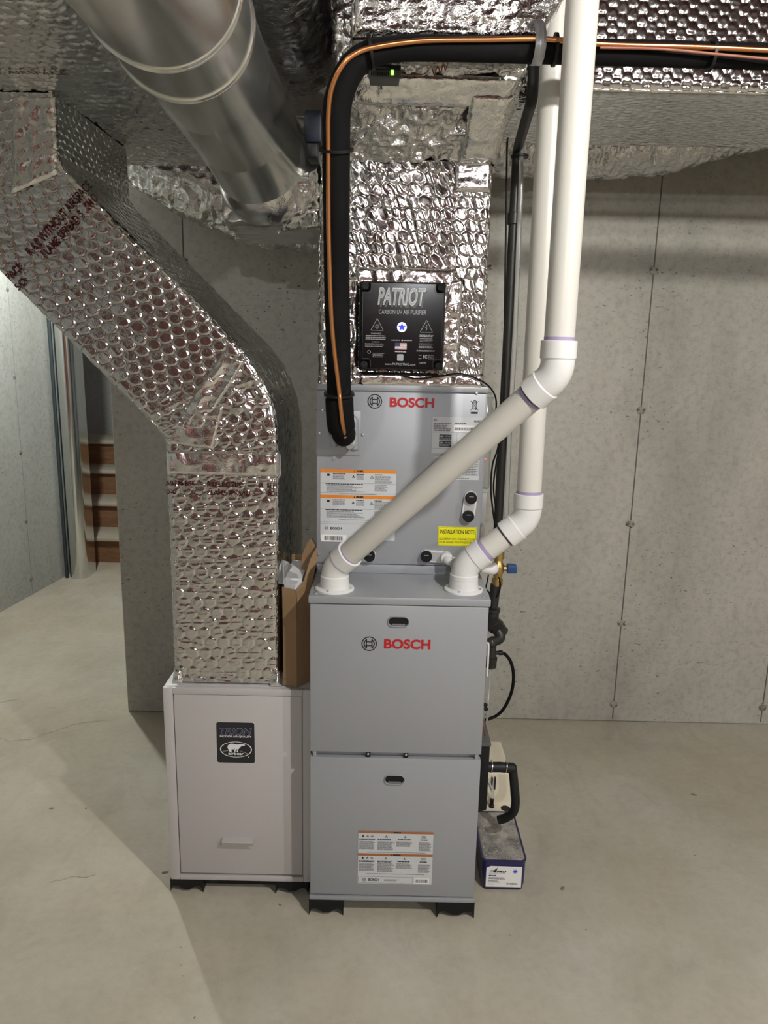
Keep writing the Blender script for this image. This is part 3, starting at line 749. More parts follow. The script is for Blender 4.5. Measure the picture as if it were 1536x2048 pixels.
def wx(u): return wx0 + (wx1 - wx0) * u
def wz(v): return wz1 - (wz1 - wz0) * v
f = Flat(y2); f.rect(wx(0), wx(1), wz(.05), wz(.0)); f.rect(wx(0), wx(1), wz(.408), wz(.362)); f.build('orange_band', M['orange'], wp)
f = Flat(y2 - .0002)
for z_ in (.025, .385): f.poly([(wx(.44), wz(z_ + .014)), (wx(.465), wz(z_ + .014)), (wx(.452), wz(z_ - .014))]); f.words(wx(.475), wx(.57), wz(z_ + .012), wz(z_ - .012), 1, 1, 0)
f.build('band_lettering', M['ink'], wp)
cells = []
for z_ in (.095, .46): cells += [('blob', wx(.105), wz(z_ - .012)), ('flame', wx(.435), wz(z_ + .01)), ('tri', wx(.68), wz(z_ + .01))]
pictos(wp, cells, y2, 0.0075, M['ink'])
f = Flat(y2)
for z_ in (.0, .365): f.words(wx(.165), wx(.335), wz(.072 + z_), wz(.058 + z_), 1, .8, .1); f.words(wx(.475), wx(.58), wz(.075 + z_), wz(.061 + z_), 1, .8, .1); f.words(wx(.72), wx(.82), wz(.077 + z_), wz(.063 + z_), 1, .8, .1); f.words(wx(.07), wx(.58), wz(.215 + z_), wz(.20 + z_), 1, .8, .05)
f.build('heading_print', M['ink'], wp)
f = Flat(y2)
for z_ in (.0, .365):
    f.words(wx(.165), wx(.335), wz(.145 + z_), wz(.08 + z_), 5, .5, .2); f.words(wx(.475), wx(.59), wz(.145 + z_), wz(.082 + z_), 5, .5, .2); f.words(wx(.72), wx(.95), wz(.19 + z_), wz(.085 + z_), 7, .5, .15)
    f.words(wx(.085), wx(.6), wz(.32 + z_), wz(.225 + z_), 6, .5, .35); f.words(wx(.72), wx(.9), wz(.30 + z_), wz(.21 + z_), 6, .5, .3); f.words(wx(.25), wx(.75), wz(.352 + z_), wz(.342 + z_), 1, .8, .05)
for z_ in (.195, .335, .56, .745, .77): f.line([(wx(0), wz(z_)), (wx(1), wz(z_))], .0005)
f.build('fine_print', M['ink_grey'], wp)
emblem(wp, wx(.085), wz(.835), 0.0052, y2, M['ink_grey'])
text('wordmark', 'BOSCH', wx(.135), wx(.285), wz(.853), wz(.818), y2, M['ink'], wp, 0.03)
bx0, bx1, bz0, bz1 = -0.1676, -0.0996, 0.9956, 1.0151
f = Flat(y2 - .0004); f.rect(bx0, bx1, bz0, bz1); f.build('barcode_sticker', M['labelwhite'], wp)
f = Flat(y2 - .0007); f.bars(bx0 + .009, bx1 - .009, bz0 + .004, bz1 - .004); f.build('barcode', M['ink'], wp)
nx0, nx1, nz0, nz1 = 0.1460, 0.2496, 0.9907, 1.0433
f = Flat(YP - .0004); f.rect(nx0, nx1, nz0, nz1); npl = f.build('installation_note', M['yellow'], coil); npl['label'] = 'bright yellow installation note sticker'
w_ = nx1 - nx0; h_ = nz1 - nz0
text('note_heading', 'INSTALLATION NOTE:', nx0 + w_ * .05, nx0 + w_ * .96, nz0 + h_ * .64, nz0 + h_ * .86, y2, M['ink'], npl, 0.015)
text('note_text', 'ALL DRAIN PAN CONNECTIONS', nx0 + w_ * .03, nx0 + w_ * .97, nz0 + h_ * .31, nz0 + h_ * .41, y2, M['ink'], npl)
text('note_text', 'TO BE HAND TIGHTENED ONLY', nx0 + w_ * .03, nx0 + w_ * .97, nz0 + h_ * .14, nz0 + h_ * .24, y2, M['ink'], npl)
f = Flat(y2); f.line([(nx0 + .002, nz0 + .002), (nx1 - .002, nz0 + .002), (nx1 - .002, nz1 - .002), (nx0 + .002, nz1 - .002), (nx0 + .002, nz0 + .002)], .0005); f.build('note_border', M['ink'], npl)
# drain ports: chrome-look plates with black caps
def port_plate(p, q, rr, caps):
    (x0, z0), (x1, z1) = p, q
    d = math.hypot(x1 - x0, z1 - z0); a = math.atan2(z1 - z0, x1 - x0); pts = []
    for k in range(9): t = a - math.pi / 2 + math.pi * k / 8; pts.append((x1 + rr * math.cos(t), z1 + rr * math.sin(t)))
    for k in range(9): t = a + math.pi / 2 + math.pi * k / 8; pts.append((x0 + rr * math.cos(t), z0 + rr * math.sin(t)))
    pl = prism('drain_plate', pts, YP - 0.006, YP, M['pvcfit'], coil)
    ix, iz = (x0 + x1) / 2, (z0 + z1) / 2
    inner = [(ix + (u - ix) * .72 , iz + (v - iz) * .72) for u, v in pts]
    prism('drain_plate_inset', inner, YP - 0.0072, YP - 0.006, M['galv_dull'], pl)
    for (cx, cz) in caps:
        c = lathe('drain_cap', [(0.0155, 0), (0.0155, 0.010), (0.0145, 0.012), (0.010, 0.0122)], (cx, YP - 0.006, cz), (0, -1, 0), M['black'], coil, 24)
        box('cap_slot', cx - 0.006, cx + 0.006, YP - 0.0195, YP - 0.018, cz + 0.004, cz + 0.0055, M['pale_ink'], c)
p, q = (0.2293, 1.1250), (0.2241, 1.0758)
port_plate(p, q, 0.0175, [p, q])
p, q = (-0.0368, 0.9607), (-0.0896, 0.9596)
port_plate(p, q, 0.0175, [p])
p, q = (0.1161, 0.9626), (0.1703, 0.9596)
port_plate(p, q, 0.0165, [p])

# white drain pipe from the coil port to the right side
dp = thing('drain_pipe', 'thin white plastic drain pipe elbowed from the coil port', 'pipe', (0.20, 0.17, 0.95))
a = (0.1695, 0.1900, 0.9624)
tube('pipe', fillet([a, (a[0], 0.155, a[2] - 0.004), (0.292, 0.155, a[2] - 0.022), (0.292, 0.30, a[2] - 0.05)], 0.018, 6), 0.0115, M['pvcfit'], dp, 16)
lathe('hub', [(0.0155, 0), (0.0155, 0.024), (0.013, 0.026)], (a[0], 0.192, a[2]), (0, -1, 0), M['pvcfit'], dp)
lathe('hub', [(0.0155, 0), (0.0155, 0.024), (0.013, 0.026)], (a[0] + 0.012, 0.155, a[2] - 0.006), (1, 0, -.17), M['pvcfit'], dp)
tube('hub', fillet([(0.262, 0.155, a[2] - 0.017), (0.293, 0.155, a[2] - 0.022), (0.293, 0.19, a[2] - 0.028)], 0.014, 6), 0.0165, M['pvcfit'], dp, 18)

# ================================================================== foil-wrapped supply plenum above the coil
ple = thing('supply_plenum', 'foil bubble wrapped supply plenum rising from the coil cabinet', 'duct', (0.04, 0.44, 1.415))
PY1 = 0.69
def ring4(x0, x1, yf, z, yb=PY1): return [(x0, yf, z), (x1, yf, z), (x1, yb, z), (x0, yb, z)]
hp = lambda u, v, s: bubbles(u + 0.35 * v, v, 0.032, 0.0017, 1, (2.6, 0.5), 0.0024, 0.10, 0.13)
duct('foil_wrap', [ring4(-0.176, 0.250, CY + 0.006, 1.417), ring4(-0.174, 0.246, CY + 0.006, 1.955)], M['foil'], ple, hp, (1, 1, 0, 1), 0.0022, 0.0022)
hf = lambda u, v, s: crumple(u, v, 0.015, 34, 11) + 0.4 * bubbles(u, v, k=12)
duct('flared_throat', [ring4(-0.174, 0.246, CY + 0.006, 1.953), ring4(-0.150, 0.262, 0.15, 2.02), ring4(-0.13, 0.292, 0.055, 2.112), ring4(-0.13, 0.292, 0.06, 2.40)], M['foil_crinkle'], ple, hf, (1, 1, 0, 1), 0.0035, 0.0035)
hb = lambda u, v, s: crumple(u, v, 0.007, 34, 21) + 0.5 * bubbles(u, v, 0.028, k=22)
duct('front_box', [ring4(-0.085, 0.288, -0.088, 2.1145, 0.022), ring4(-0.083, 0.292, -0.098, 2.125, 0.022), ring4(-0.083, 0.345, -0.10, 2.22, 0.022), ring4(-0.083, 0.36, -0.10, 2.43, 0.022)], M['foil_crinkle'], ple, hb, (1, 1, 0, 1), 0.0035, 0.0035)
patch('box_underside', [(-0.085, 0.075, 2.116), (0.288, 0.075, 2.116), (0.288, -0.088, 2.116), (-0.085, -0.088, 2.116)][::-1], M['foil_crinkle'], ple, lambda u, v: crumple(u, v, 0.004, 20, 5), 0.005)
ht = lambda u, v: crumple(u, v, 0.004, 30, 31)
patch('foil_tape', [(0.155, CY + 0.004, 1.885), (0.243, CY + 0.004, 1.885), (0.243, CY + 0.004, 1.953), (0.155, CY + 0.004, 1.953)], M['tape'], ple, ht, 0.004, 0.008)
patch('foil_tape', [(0.170, 0.198, 1.96), (0.249, 0.198, 1.96), (0.276, 0.088, 2.07), (0.175, 0.088, 2.07)], M['tape'], ple, ht, 0.004, 0.010)
patch('foil_tape', [(-0.11, 0.112, 2.05), (0.262, 0.112, 2.05), (0.28, 0.064, 2.10), (-0.11, 0.064, 2.10)], M['tape'], ple, ht, 0.004, 0.009)
patch('foil_tape', [(-0.172, CY + 0.004, 1.41), (0.248, CY + 0.004, 1.41), (0.248, CY + 0.004, 1.447), (-0.172, CY + 0.004, 1.447)], M['tape'], ple, ht, 0.004, 0.0075)
patch('foil_tape', [(-0.085, CY + 0.004, 1.655), (0.165, CY + 0.004, 1.655), (0.165, CY + 0.004, 1.705), (-0.085, CY + 0.004, 1.705)], M['tape'], ple, lambda u, v: crumple(u, v, 0.006, 26, 33), 0.004, 0.006)
patch('foil_tape', [(0.128, CY + 0.004, 1.43), (0.185, CY + 0.004, 1.43), (0.185, CY + 0.004, 1.68), (0.128, CY + 0.004, 1.68)], M['tape'], ple, lambda u, v: crumple(u, v, 0.008, 28, 34), 0.004, 0.006)
patch('foil_tape', [(-0.125, CY + 0.004, 1.43), (-0.075, CY + 0.004, 1.43), (-0.075, CY + 0.004, 1.68), (-0.125, CY + 0.004, 1.68)], M['tape'], ple, lambda u, v: crumple(u, v, 0.008, 28, 35), 0.004, 0.006)

# supply trunk to the right
tr = thing('supply_trunk_duct', 'large foil bubble wrapped trunk duct running right under the ceiling', 'duct', (1.2, 0.44, 2.11))
TX0, TX1 = 0.30, 3.4
hs = lambda u, v, s: np.where(s == 0, bubbles(u, v, 0.027, 0.0048, 3, (1.0, 2.0), 0.0012, 0.06), np.where(s == 3, bubbles(u, v, 0.027, 0.0016, 3, (0.7, 2.2), 0.0012, 0.03), 0.0))
def ringx(x, yf=0.20, yb=0.675, z0=2.112, z1=2.43): return [(x, yf, z1), (x, yf, z0), (x, yb, z0), (x, yb, z1)]
# corners ordered so that side 0 is the front face and side 1 the underside
hs = lambda u, v, s: np.where(s == 0, bubbles(u, v, 0.027, 0.0019, 3, (2.0, 1.0), 0.0006, 0.03, 0.13), np.where(s == 1, bubbles(u, v, 0.027, 0.0010, 4, (2.2, 0.7), 0.0012, 0.03, 0.2), 0.0))
duct('foil_wrap', [ringx(TX0), ringx(1.35)], M['foil_trunk'], tr, hs, (1, 1, 0, 0), 0.0034, 0.0034, 0.03, flip=1)
duct('foil_wrap', [ringx(1.348), ringx(TX1)], M['foil_trunk'], tr, hs, (1, 1, 0, 0), 0.02, 0.02, 0.03, flip=1)
patch('foil_tape', [(0.30, 0.194, 2.116), (0.475, 0.194, 2.122), (0.485, 0.194, 2.155), (0.30, 0.194, 2.15)], M['tape'], tr, lambda u, v: crumple(u, v, 0.006, 22, 41), 0.004, 0.008)

# lumpy wrapped branch near the wall, right of the plenum
wb = thing('wrapped_branch_duct', 'crumpled foil wrapped branch duct against the wall on the right', 'duct', (0.7, 0.9, 2.1))
wrapped_round('foil_wrap', [(0.18, 0.90, 2.205), (0.45, 0.93, 2.20), (0.80, 0.94, 2.205), (1.05, 0.94, 2.25), (1.35, 0.93, 2.31), (1.8, 0.93, 2.33)], [0.135, 0.14, 0.135, 0.12, 0.12, 0.12], M['foil_crinkle'], wb, 0.018, 20, 150, 0.0045, 51, 0.85, 0.0, 0.8)
# lumpy wrapped branch near the wall, left of the plenum
wb2 = thing('wrapped_branch_duct', 'crumpled foil wrapped branch duct slanting down behind the round metal duct', 'duct', (-0.5, 0.9, 2.0))
wrapped_round('foil_wrap', [(-0.92, 0.935, 2.17), (-0.80, 0.935, 2.105), (-0.60, 0.94, 2.01), (-0.42, 0.94, 1.955), (-0.22, 0.93, 1.93), (-0.12, 0.90, 1.93)], [0.10, 0.115, 0.125, 0.125, 0.115, 0.10], M['foil_crinkle'], wb2, 0.020, 19, 140, 0.0045, 61, 0.9, 0.0, 1.2)
# dark wrapped duct above the round duct
wb3 = thing('wrapped_branch_duct', 'foil wrapped branch duct high between round metal duct and plenum', 'duct', (-0.25, 0.1, 2.3))
wrapped_round('foil_wrap', [(-0.258, -0.9, 2.287), (-0.258, -0.5, 2.287), (-0.258, 0.0, 2.287), (-0.258, 0.5, 2.287)], 0.105, M['foil_crinkle'], wb3, 0.010, 22, 100, 0.007, 71, 1.0, 0.0, 1.2)

# ================================================================== galvanized round duct with foil boot
rd = thing('round_duct', 'bare galvanized round duct with rolled bead seams running toward the camera', 'duct', (-0.32, -0.8, 1.83))
RR = 0.127
def bead(y, r0, w=0.006, h=0.005): return [(r0, y - w), (r0 + h * .7, y - w * .6), (r0 + h, y), (r0 + h * .7, y + w * .6), (r0, y + w)]
AX = [np.array(q) for q in ((-0.362, -4.2, 2.066), (-0.372, -0.445, 2.066), (-0.379, -0.285, 2.066), (-0.385, -0.030, 2.068), (-0.362, 0.195, 2.030), (-0.318, 0.355, 1.945))]
def section(name, i, j, dr, near_bead, lap=0.008):
    a, b = AX[i], AX[j]; L = float(np.linalg.norm(b - a)); r = RR + dr
    pr = [(r - .006, -lap), (r, -lap)] + (bead(0.012, r, .009, .0055) + bead(0.028, r, .005, .003) if near_bead else [(r + .0012, 0.003), (r, 0.006)]) + [(r, L + lap), (r - .006, L + lap)]
    return lathe(name, pr, tuple(a), tuple(b - a), M['galv'], rd, 72, 25)
section('near_section', 0, 1, .003, False)
section('beaded_section', 1, 2, .001, True)
section('middle_section', 2, 3, .0, True)
section('adjustable_section', 3, 4, -.001, False)
section('end_section', 4, 5, -.002, False)
hbt = lambda u, v, s: crumple(u, v, 0.007, 20, 81) + 0.15 * bubbles(u, v, k=82)
def ringb(y, x0, x1, z0, z1): return [(x0, y, z0), (x1, y, z0), (x1, y, z1), (x0, y, z1)]
boot = duct('foil_boot', [ringb(0.74, -0.47, -0.19, 1.825, 2.12), ringb(0.40, -0.455, -0.19, 1.825, 2.10), ringb(0.375, -0.45, -0.195, 1.832, 2.09), ringb(0.36, -0.41, -0.235, 1.875, 2.05)], M['foil_smooth'], rd, hbt, (1, 1, 0, 1), 0.004, 0.004, 0.03, flip=1)
patch('foil_tape', [(-0.30, 0.318, 1.80), (-0.185, 0.25, 1.80), (-0.185, 0.20, 1.93), (-0.21, 0.318, 1.95)], M['tape'], rd, lambda u, v: crumple(u, v, 0.012, 30, 91), 0.0035)
lathe('foil_collar', [(RR - .002, -0.05), (RR + .004, -0.035), (RR + .012, -0.01), (RR + .010, 0.02), (RR - .01, 0.03)], tuple(AX[5]), tuple(AX[5] - AX[4]), M['tape'], rd, 48)
act = thing('damper_actuator', 'dark blue damper motor box beside the round metal duct', 'actuator', (-0.19, 0.1, 1.95))
box('housing', -0.196, -0.158, 0.06, 0.14, 1.955, 2.022, M['navy'], act, 0.004)
box('mount_block', -0.192, -0.166, 0.065, 0.135, 1.925, 1.956, M['black'], act, 0.004)

# ================================================================== foil-wrapped return duct
ret = thing('return_duct', 'foil bubble wrapped return duct bending up from the white cabinet', 'duct', (-0.41, 0.36, 0.62))
RY0, RY1 = 0.105, 0.60
def ringr(L, R): return [(L[0], RY0, L[1]), (R[0], RY0, R[1]), (R[0], RY1, R[1]), (L[0], RY1, L[1])]
RS = [((-0.552, 0.624), (-0.272, 0.624)), ((-0.550, 1.262), (-0.270, 1.300)), ((-0.556, 1.284), (-0.276, 1.348)), ((-0.566, 1.296), (-0.292, 1.395)),
      ((-0.585, 1.317), (-0.318, 1.447)), ((-0.62, 1.352), (-0.357, 1.502)), ((-1.045, 1.785), (-0.757, 1.898)), ((-1.06, 1.82), (-0.770, 1.925)), ((-1.062, 2.058), (-0.772, 2.058))]
def hret(u, v, s):
    low = v < 0.66
    a = bubbles(u, v, 0.0335, 0.0015, 2, (0.6, 3.2), 0.0014, 0.04, 0.13); b = bubbles(u, v, 0.0335, 0.0017, 2, (1.0, 1.6), 0.0006, 0.03, 0.10)
    h = np.where(low, a, b)
    bend = np.clip(1 - np.abs(v - 0.80) / 0.14, 0, 1)
    return h * (1 - 0.5 * bend) + bend * crumple(u * 0.8, v, 0.006, 30, 96)
duct('foil_wrap', [ringr(*s) for s in RS], M['foil'], ret, hret, (1, 1, 0, 1), 0.0023, 0.0023, 0.016)
tp = lambda u, v: crumple(u, v, 0.0045, 18, 101)
patch('foil_tape', [(-0.548, RY0, 1.185), (-0.268, RY0, 1.185), (-0.268, RY0, 1.248), (-0.548, RY0, 1.248)], M['tape'], ret, tp, 0.003, 0.0055)
patch('foil_tape', [(-0.268, RY0, 1.18), (-0.268, RY0 + 0.10, 1.18), (-0.268, RY0 + 0.10, 1.25), (-0.268, RY0, 1.25)], M['tape'], ret, tp, 0.004, 0.006)
patch('foil_tape', [(-0.545, RY0, 1.262), (-0.43, RY0, 1.25), (-0.40, RY0, 1.36), (-0.50, RY0, 1.36)], M['tape'], ret, tp, 0.003, 0.0058)
patch('foil_tape', [(-0.535, RY0, 1.30), (-0.455, RY0, 1.30), (-0.345, RY0, 1.47), (-0.40, RY0, 1.49)], M['tape'], ret, lambda u, v: crumple(u, v, 0.006, 22, 103), 0.003, 0.0056)
for dx in (0.0, 0.262):
    patch('foil_tape', [(-0.555 + dx, RY0 - .012, 0.622), (-0.527 + dx, RY0 - .012, 0.622), (-0.53 + dx, RY0, 0.66), (-0.552 + dx, RY0, 0.66)], M['tape'], ret, lambda u, v: crumple(u, v, 0.006, 40, 104), 0.003, 0.004)
patch('foil_tape', [(-0.885, RY0, 1.84), (-0.775, RY0, 1.885), (-0.768, RY0, 2.05), (-0.865, RY0, 2.05)], M['tape'], ret, lambda u, v: crumple(u, v, 0.007, 26, 105), 0.004, 0.006)
# red print on the wrap
def foil_line(body, x0, x1, z0, hgt):
    foil_print('red_print', body, (x0, RY0, z0), (1, 0, 0), (0, 0, 1), x1 - x0, hgt, lambda X, Y: 0.0034 + 0 * X, M['foilred'], ret, (0, -1, 0))
z_ = 1.157
foil_line('ASTM E84', *(-0.5521, -0.4802), z_, 0.013)
foil_line('REFLECTIX*', *(-0.4474, -0.3541), z_, 0.013)
foil_line('R', *(-0.3163, -0.3050), z_, 0.013); foil_line('BY WI', *(-0.2961, -0.2684), z_, 0.013)
z_ = 1.135
foil_line('0-0', *(-0.5509, -0.5269), z_, 0.013)
foil_line('FLAME SPREAD 5', *(-0.4462, -0.3264), z_, 0.013); foil_line('SMOK', *(-0.2987, -0.2684), z_, 0.013)
f = Flat(RY0 - 0.0055)
x0, x1 = (-0.5080, -0.4588)
f.ring(x0 + .012, z_ + .006, .011, .0095, n=24, sz=.62); f.ring(x1 - .010, z_ + .006, .012, .0105, n=24, sz=.62); f.build('red_print', M['foilred'], ret)
c45 = math.sqrt(0.5)
def foil_diag(body, sx, sz, wd, hgt):
    foil_print('red_print', body, (sx, RY0 - 0.002, sz), (c45, 0, c45), (-c45, 0, c45), wd, hgt, lambda X, Y: 0.0022 + 0 * X, M['foilred'], ret, (0, -1, 0))
foil_diag('R-6.0 WITHOUT AIRSPACE', *(-0.8483, 1.7029), 0.222, 0.021)
foil_diag('FLAME SPREAD 5 . SMO', *(-0.8131, 1.6991), 0.190, 0.019)
foil_diag('PACE .', *(-0.9006, 1.6451), 0.052, 0.019)
foil_diag('5O', *(-0.8833, 1.6225), 0.03, 0.017)

# return trunk above
rt_ = thing('return_trunk_duct', 'wide foil wrapped return trunk under the ceiling at upper left', 'duct', (-0.9, -0.4, 2.06))
htk = lambda u, v, s: np.where(s == 0, bubbles(u, v, 0.033, 0.0028, 7, (1.0, 2.5), 0.0022, 0.06) + crumple(u, v, 0.006, 9, 111), np.where(s == 1, bubbles(u, v, 0.033, 0.003, 8), 0.0))
def ringt(y): return [(-1.34, y, 2.064), (-0.548, y, 2.064), (-0.548, y, 2.40), (-1.34, y, 2.40)]
duct('foil_wrap', [ringt(0.80), ringt(-0.75)], M['foil_smooth'], rt_, htk, (1, 1, 0, 0), 0.0045, 0.0045, 0.03, flip=1)
duct('foil_wrap', [ringt(-0.748), ringt(-4.0)], M['foil_smooth'], rt_, htk, (1, 1, 0, 0), 0.03, 0.03, 0.03, flip=1)
box('end_cap', -1.33, -0.555, 0.79, 0.80, 2.068, 2.39, M['tape'], rt_)
foil_print('red_print', 'R-6.0 WITHOUT AIRSPACE', (-1.02, -0.03, 2.058), (1, 0, 0.0), (0, -1, 0), 0.34, 0.020, lambda X, Y: 0.004 + 0 * X, M['foilred'], rt_, (0, 0, -1))

# ================================================================== white air cleaner cabinet
ac = thing('air_cleaner_cabinet', 'white metal air cleaner cabinet below the return duct', 'cabinet', (-0.38, 0.36, 0))
AX0, AX1, AY0, AY1, AZ0, AZ1 = -0.575, -0.1825, 0.075, 0.66, 0.040, 0.620
box('body', AX0, AX1, AY0 + 0.012, AY1, AZ0, AZ1 - .001, M['cabwhite'], ac, 0.0015)
box('frame_left', AX0, AX0 + 0.0255, AY0, AY0 + 0.014, AZ0, AZ1, M['cabwhite'], ac, 0.0015)
box('frame_right', -0.2045, AX1, AY0, AY0 + 0.014, AZ0, AZ1, M['cabwhite'], ac, 0.0015)
box('frame_top', AX0 + 0.0255, -0.2045, AY0, AY0 + 0.014, AZ1 - 0.018, AZ1, M['cabwhite'], ac, 0.0012)
box('frame_bottom', AX0 + 0.0255, -0.2045, AY0, AY0 + 0.014, AZ0, 0.0545, M['cabwhite'], ac, 0.0012)
acd = box('door', -0.5475, -0.2075, AY0 + 0.002, AY0 + 0.012, 0.0605, 0.6005, M['cabwhite'], ac, 0.0015)
# pull handle: a folded sheet strip
hx0, hz0 = (-0.4260, 0.1452); hx1, hz1 = (-0.3410, 0.1754)
prof = [(AY0 + .002, hz1), (AY0 - .019, hz1 - .0005), (AY0 - .0195, hz1 - .002), (AY0 - .0115, hz1 - .0165), (AY0 - .0100, hz1 - .0160), (AY0 - .0170, hz1 - .003), (AY0 + .002, hz1 - .0022)]
n = len(prof); V = [(hx0, y, z) for y, z in prof] + [(hx1, y, z) for y, z in prof]
mesh_obj('pull_handle', V, [(i, i + n, (i + 1) % n + n, (i + 1) % n) for i in range(n)] + [tuple(range(n)), tuple(range(2 * n - 1, n - 1, -1))], M['cabwhite'], acd)
mx0, mx1, mz0, mz1 = -0.4363, -0.3342, 0.4041, 0.5235
yb = AY0 + 0.0013
f = Flat(yb); f.poly(rrect(mx0 - .001, mx1 + .001, mz0 - .001, mz1 + .001, .007)); bd = f.build('badge', M['labelwhite'], acd); bd['label'] = 'black badge with lettering and a bear emblem in an oval'
f = Flat(yb - .0004); f.poly(rrect(mx0, mx1, mz0, mz1, .006)); f.build('badge_face', M['ink'], bd)
bw, bh = mx1 - mx0, mz1 - mz0
def bxx(u): return mx0 + bw * u
def bzz(v): return mz1 - bh * v
text('badge_name', 'TRION', bxx(.09), bxx(.93), bzz(.30), bzz(.135), yb - .0008, M['pale_ink'], bd, 0.03, 0.25)
text('badge_name', 'TRION', bxx(.10), bxx(.92), bzz(.292), bzz(.143), yb - .0011, M['trionblue'], bd, 0.012, 0.25)
text('badge_tagline', 'INDOOR AIR QUALITY', bxx(.09), bxx(.92), bzz(.375), bzz(.32), yb - .0008, M['white_ink'], bd, 0.02)
f = Flat(yb - .0008); f.ring(bxx(.505), bzz(.665), bw * .42, bw * .395, n=48, sz=.54 )
bear = [(490, 1050), (500, 1000), (540, 960), (600, 940), (660, 945), (720, 965), (790, 965), (850, 955), (880, 945), (925, 950), (985, 968), (985, 985), (950, 998), (910, 1000), (860, 1030), (830, 1060), (800, 1100), (770, 1140), (790, 1165), (790, 1180), (745, 1180), (745, 1160), (770, 1090), (740, 1110), (715, 1140), (720, 1165), (680, 1168), (676, 1140), (700, 1080), (660, 1110), (610, 1100), (600, 1130), (605, 1170), (590, 1190), (545, 1190), (535, 1150), (515, 1110), (495, 1080)]
f.poly([(bxx((x - 190) / 1065), bzz((y - 335) / 1160)) for x, y in bear][::-1])
f.line([(bxx(.15), bzz(.715)), (bxx(.30), bzz(.70))], .0006); f.line([(bxx(.62), bzz(.70)), (bxx(.80), bzz(.76))], .0006); f.disc(bxx(.83), bzz(.845), .0014, 10)
f.build('bear_emblem', M['white_ink'], bd)
text('emblem_lettering', 'airbear', bxx(.30), bxx(.71), bzz(.80), bzz(.725), yb - .0012, M['white_ink'], bd, 0.02)
for x in (AX0 - 0.003, AX1 - 0.10):
    for y in (AY0 + .0, AY1 - 0.10): foot(ac, x, x + 0.092, y, y + 0.09, AZ0)
box('base_skid', AX0 + 0.08, AX1 - 0.002, AY0 + 0.015, AY0 + 0.06, 0.018, AZ0, M['black'], ac)

# ================================================================== paper bag with a filter refill, tucked between duct and furnace
bag = thing('paper_bag', 'torn open brown paper sack holding a white filter', 'bag', (-0.225, 0.15, 0.62))
x0, x1, xm = -0.259, -0.188, -0.222
V = [(x0, .098, .623), (xm, .088, .622), (x1, .13, .622), (x1, .30, .622), (x0, .30, .622),
     (x0, .100, .75), (xm, .086, .75), (x1 - .002, .13, .75), (x1, .30, .75), (x0, .30, .75),
     (x0 - .002, .104, .895), (xm, .090, .893), (x1, .13, .86), (x1, .30, .93), (x0, .30, .93)]
F = [(4, 3, 2, 1, 0)]
for k in (0, 5):
    for i in range(5): F.append((k + i, k + (i + 1) % 5, k + 5 + (i + 1) % 5, k + 5 + i))
bb = mesh_obj('sack', V, F, M['paper'], bag)
# torn flaps
V = [(xm, .088, .893), (xm + .006, .086, .80), (x1 + .001, .128, .82), (x1 + .003, .12, .90), (x1 + .014, .15, .955), (x1 + .012, .16, .99), (x1 - .004, .15, .96), (xm + .018, .105, .915), (x1 + .004, .24, .985), (x1 + .002, .28, .93)]
mesh_obj('torn_flap', V, [(0, 1, 2), (0, 2, 3, 7), (7, 3, 4, 6), (6, 4, 5), (4, 3, 9, 8), (4, 8, 5)], M['paper'], bag)
V = [(x1 - .035, .19, .90), (x1 + .002, .19, .90), (x1 + .008, .19, .98), (x1 - .006, .185, 1.005), (x1 - .016, .19, .995), (x1 - .03, .19, .96)]
mesh_obj('torn_flap', V, [(0, 1, 2, 3, 4, 5)], M['paper'], bag)
prism('filter_media', [(x0 + .003, .63), (xm + .004, .63), (xm + .012, .916), (x0 + .003, .918)], .108, .28, M['filter'], bag)
V = [(x0 - .012, .10, .905), (x0 + .008, .092, .905), (xm + .003, .094, .903), (xm + .004, .13, .925), (x0 + .012, .13, .955), (x0 - .002, .12, .965), (x0 - .016, .12, .935)]
mesh_obj('plastic_wrap', V, [(0, 1, 5, 6), (1, 2, 3, 4), (1, 4, 5)], M['clear'], bag)
text('stamp', 'NO. AA', -0.256, -0.234, 0.639, 0.645, 0.0965, M['ink'], bag, .02)

# ================================================================== refrigerant line set
ls = thing('refrigerant_line_set', 'black foam insulated refrigerant line with copper tube, entering the coil panel', 'pipe', (-0.11, 0.19, 1.27))
pth = catmull([(-0.100, 0.196, 1.290), (-0.106, 0.160, 1.287), (-0.112, 0.125, 1.315), (-0.115, 0.108, 1.36), (-0.117, 0.098, 1.43), (-0.121, 0.052, 1.67), (-0.119, 0.0, 1.80), (-0.117, -0.05, 1.92), (-0.112, -0.085, 1.995), (-0.085, -0.105, 2.05), (-0.045, -0.112, 2.077), (0.02, -0.114, 2.087), (0.12, -0.114, 2.089)], 8) + [np.array((0.7, -0.114, 2.086)), np.array((2.0, -0.114, 2.081)), np.array((3.6, -0.114, 2.081))]
rr = []
for p in pth:
    rr.append(0.0345 if 1.31 < p[2] < 1.385 else (0.024 if p[2] < 1.295 and p[1] > 0.16 else (0.0295 if p[2] < 1.95 else max(0.0235, 0.0295 - (p[0] + 0.115) * 0.06))))
tube('insulation', pth, rr, M['foam'], ls, 24)
lathe('valve_stub', [(0.010, 0), (0.010, 0.02), (0.007, 0.022), (0.007, 0.05)], (-0.092, 0.15, 1.262), (.25, 1, 0.1), M['galv_dull'], ls, 14)
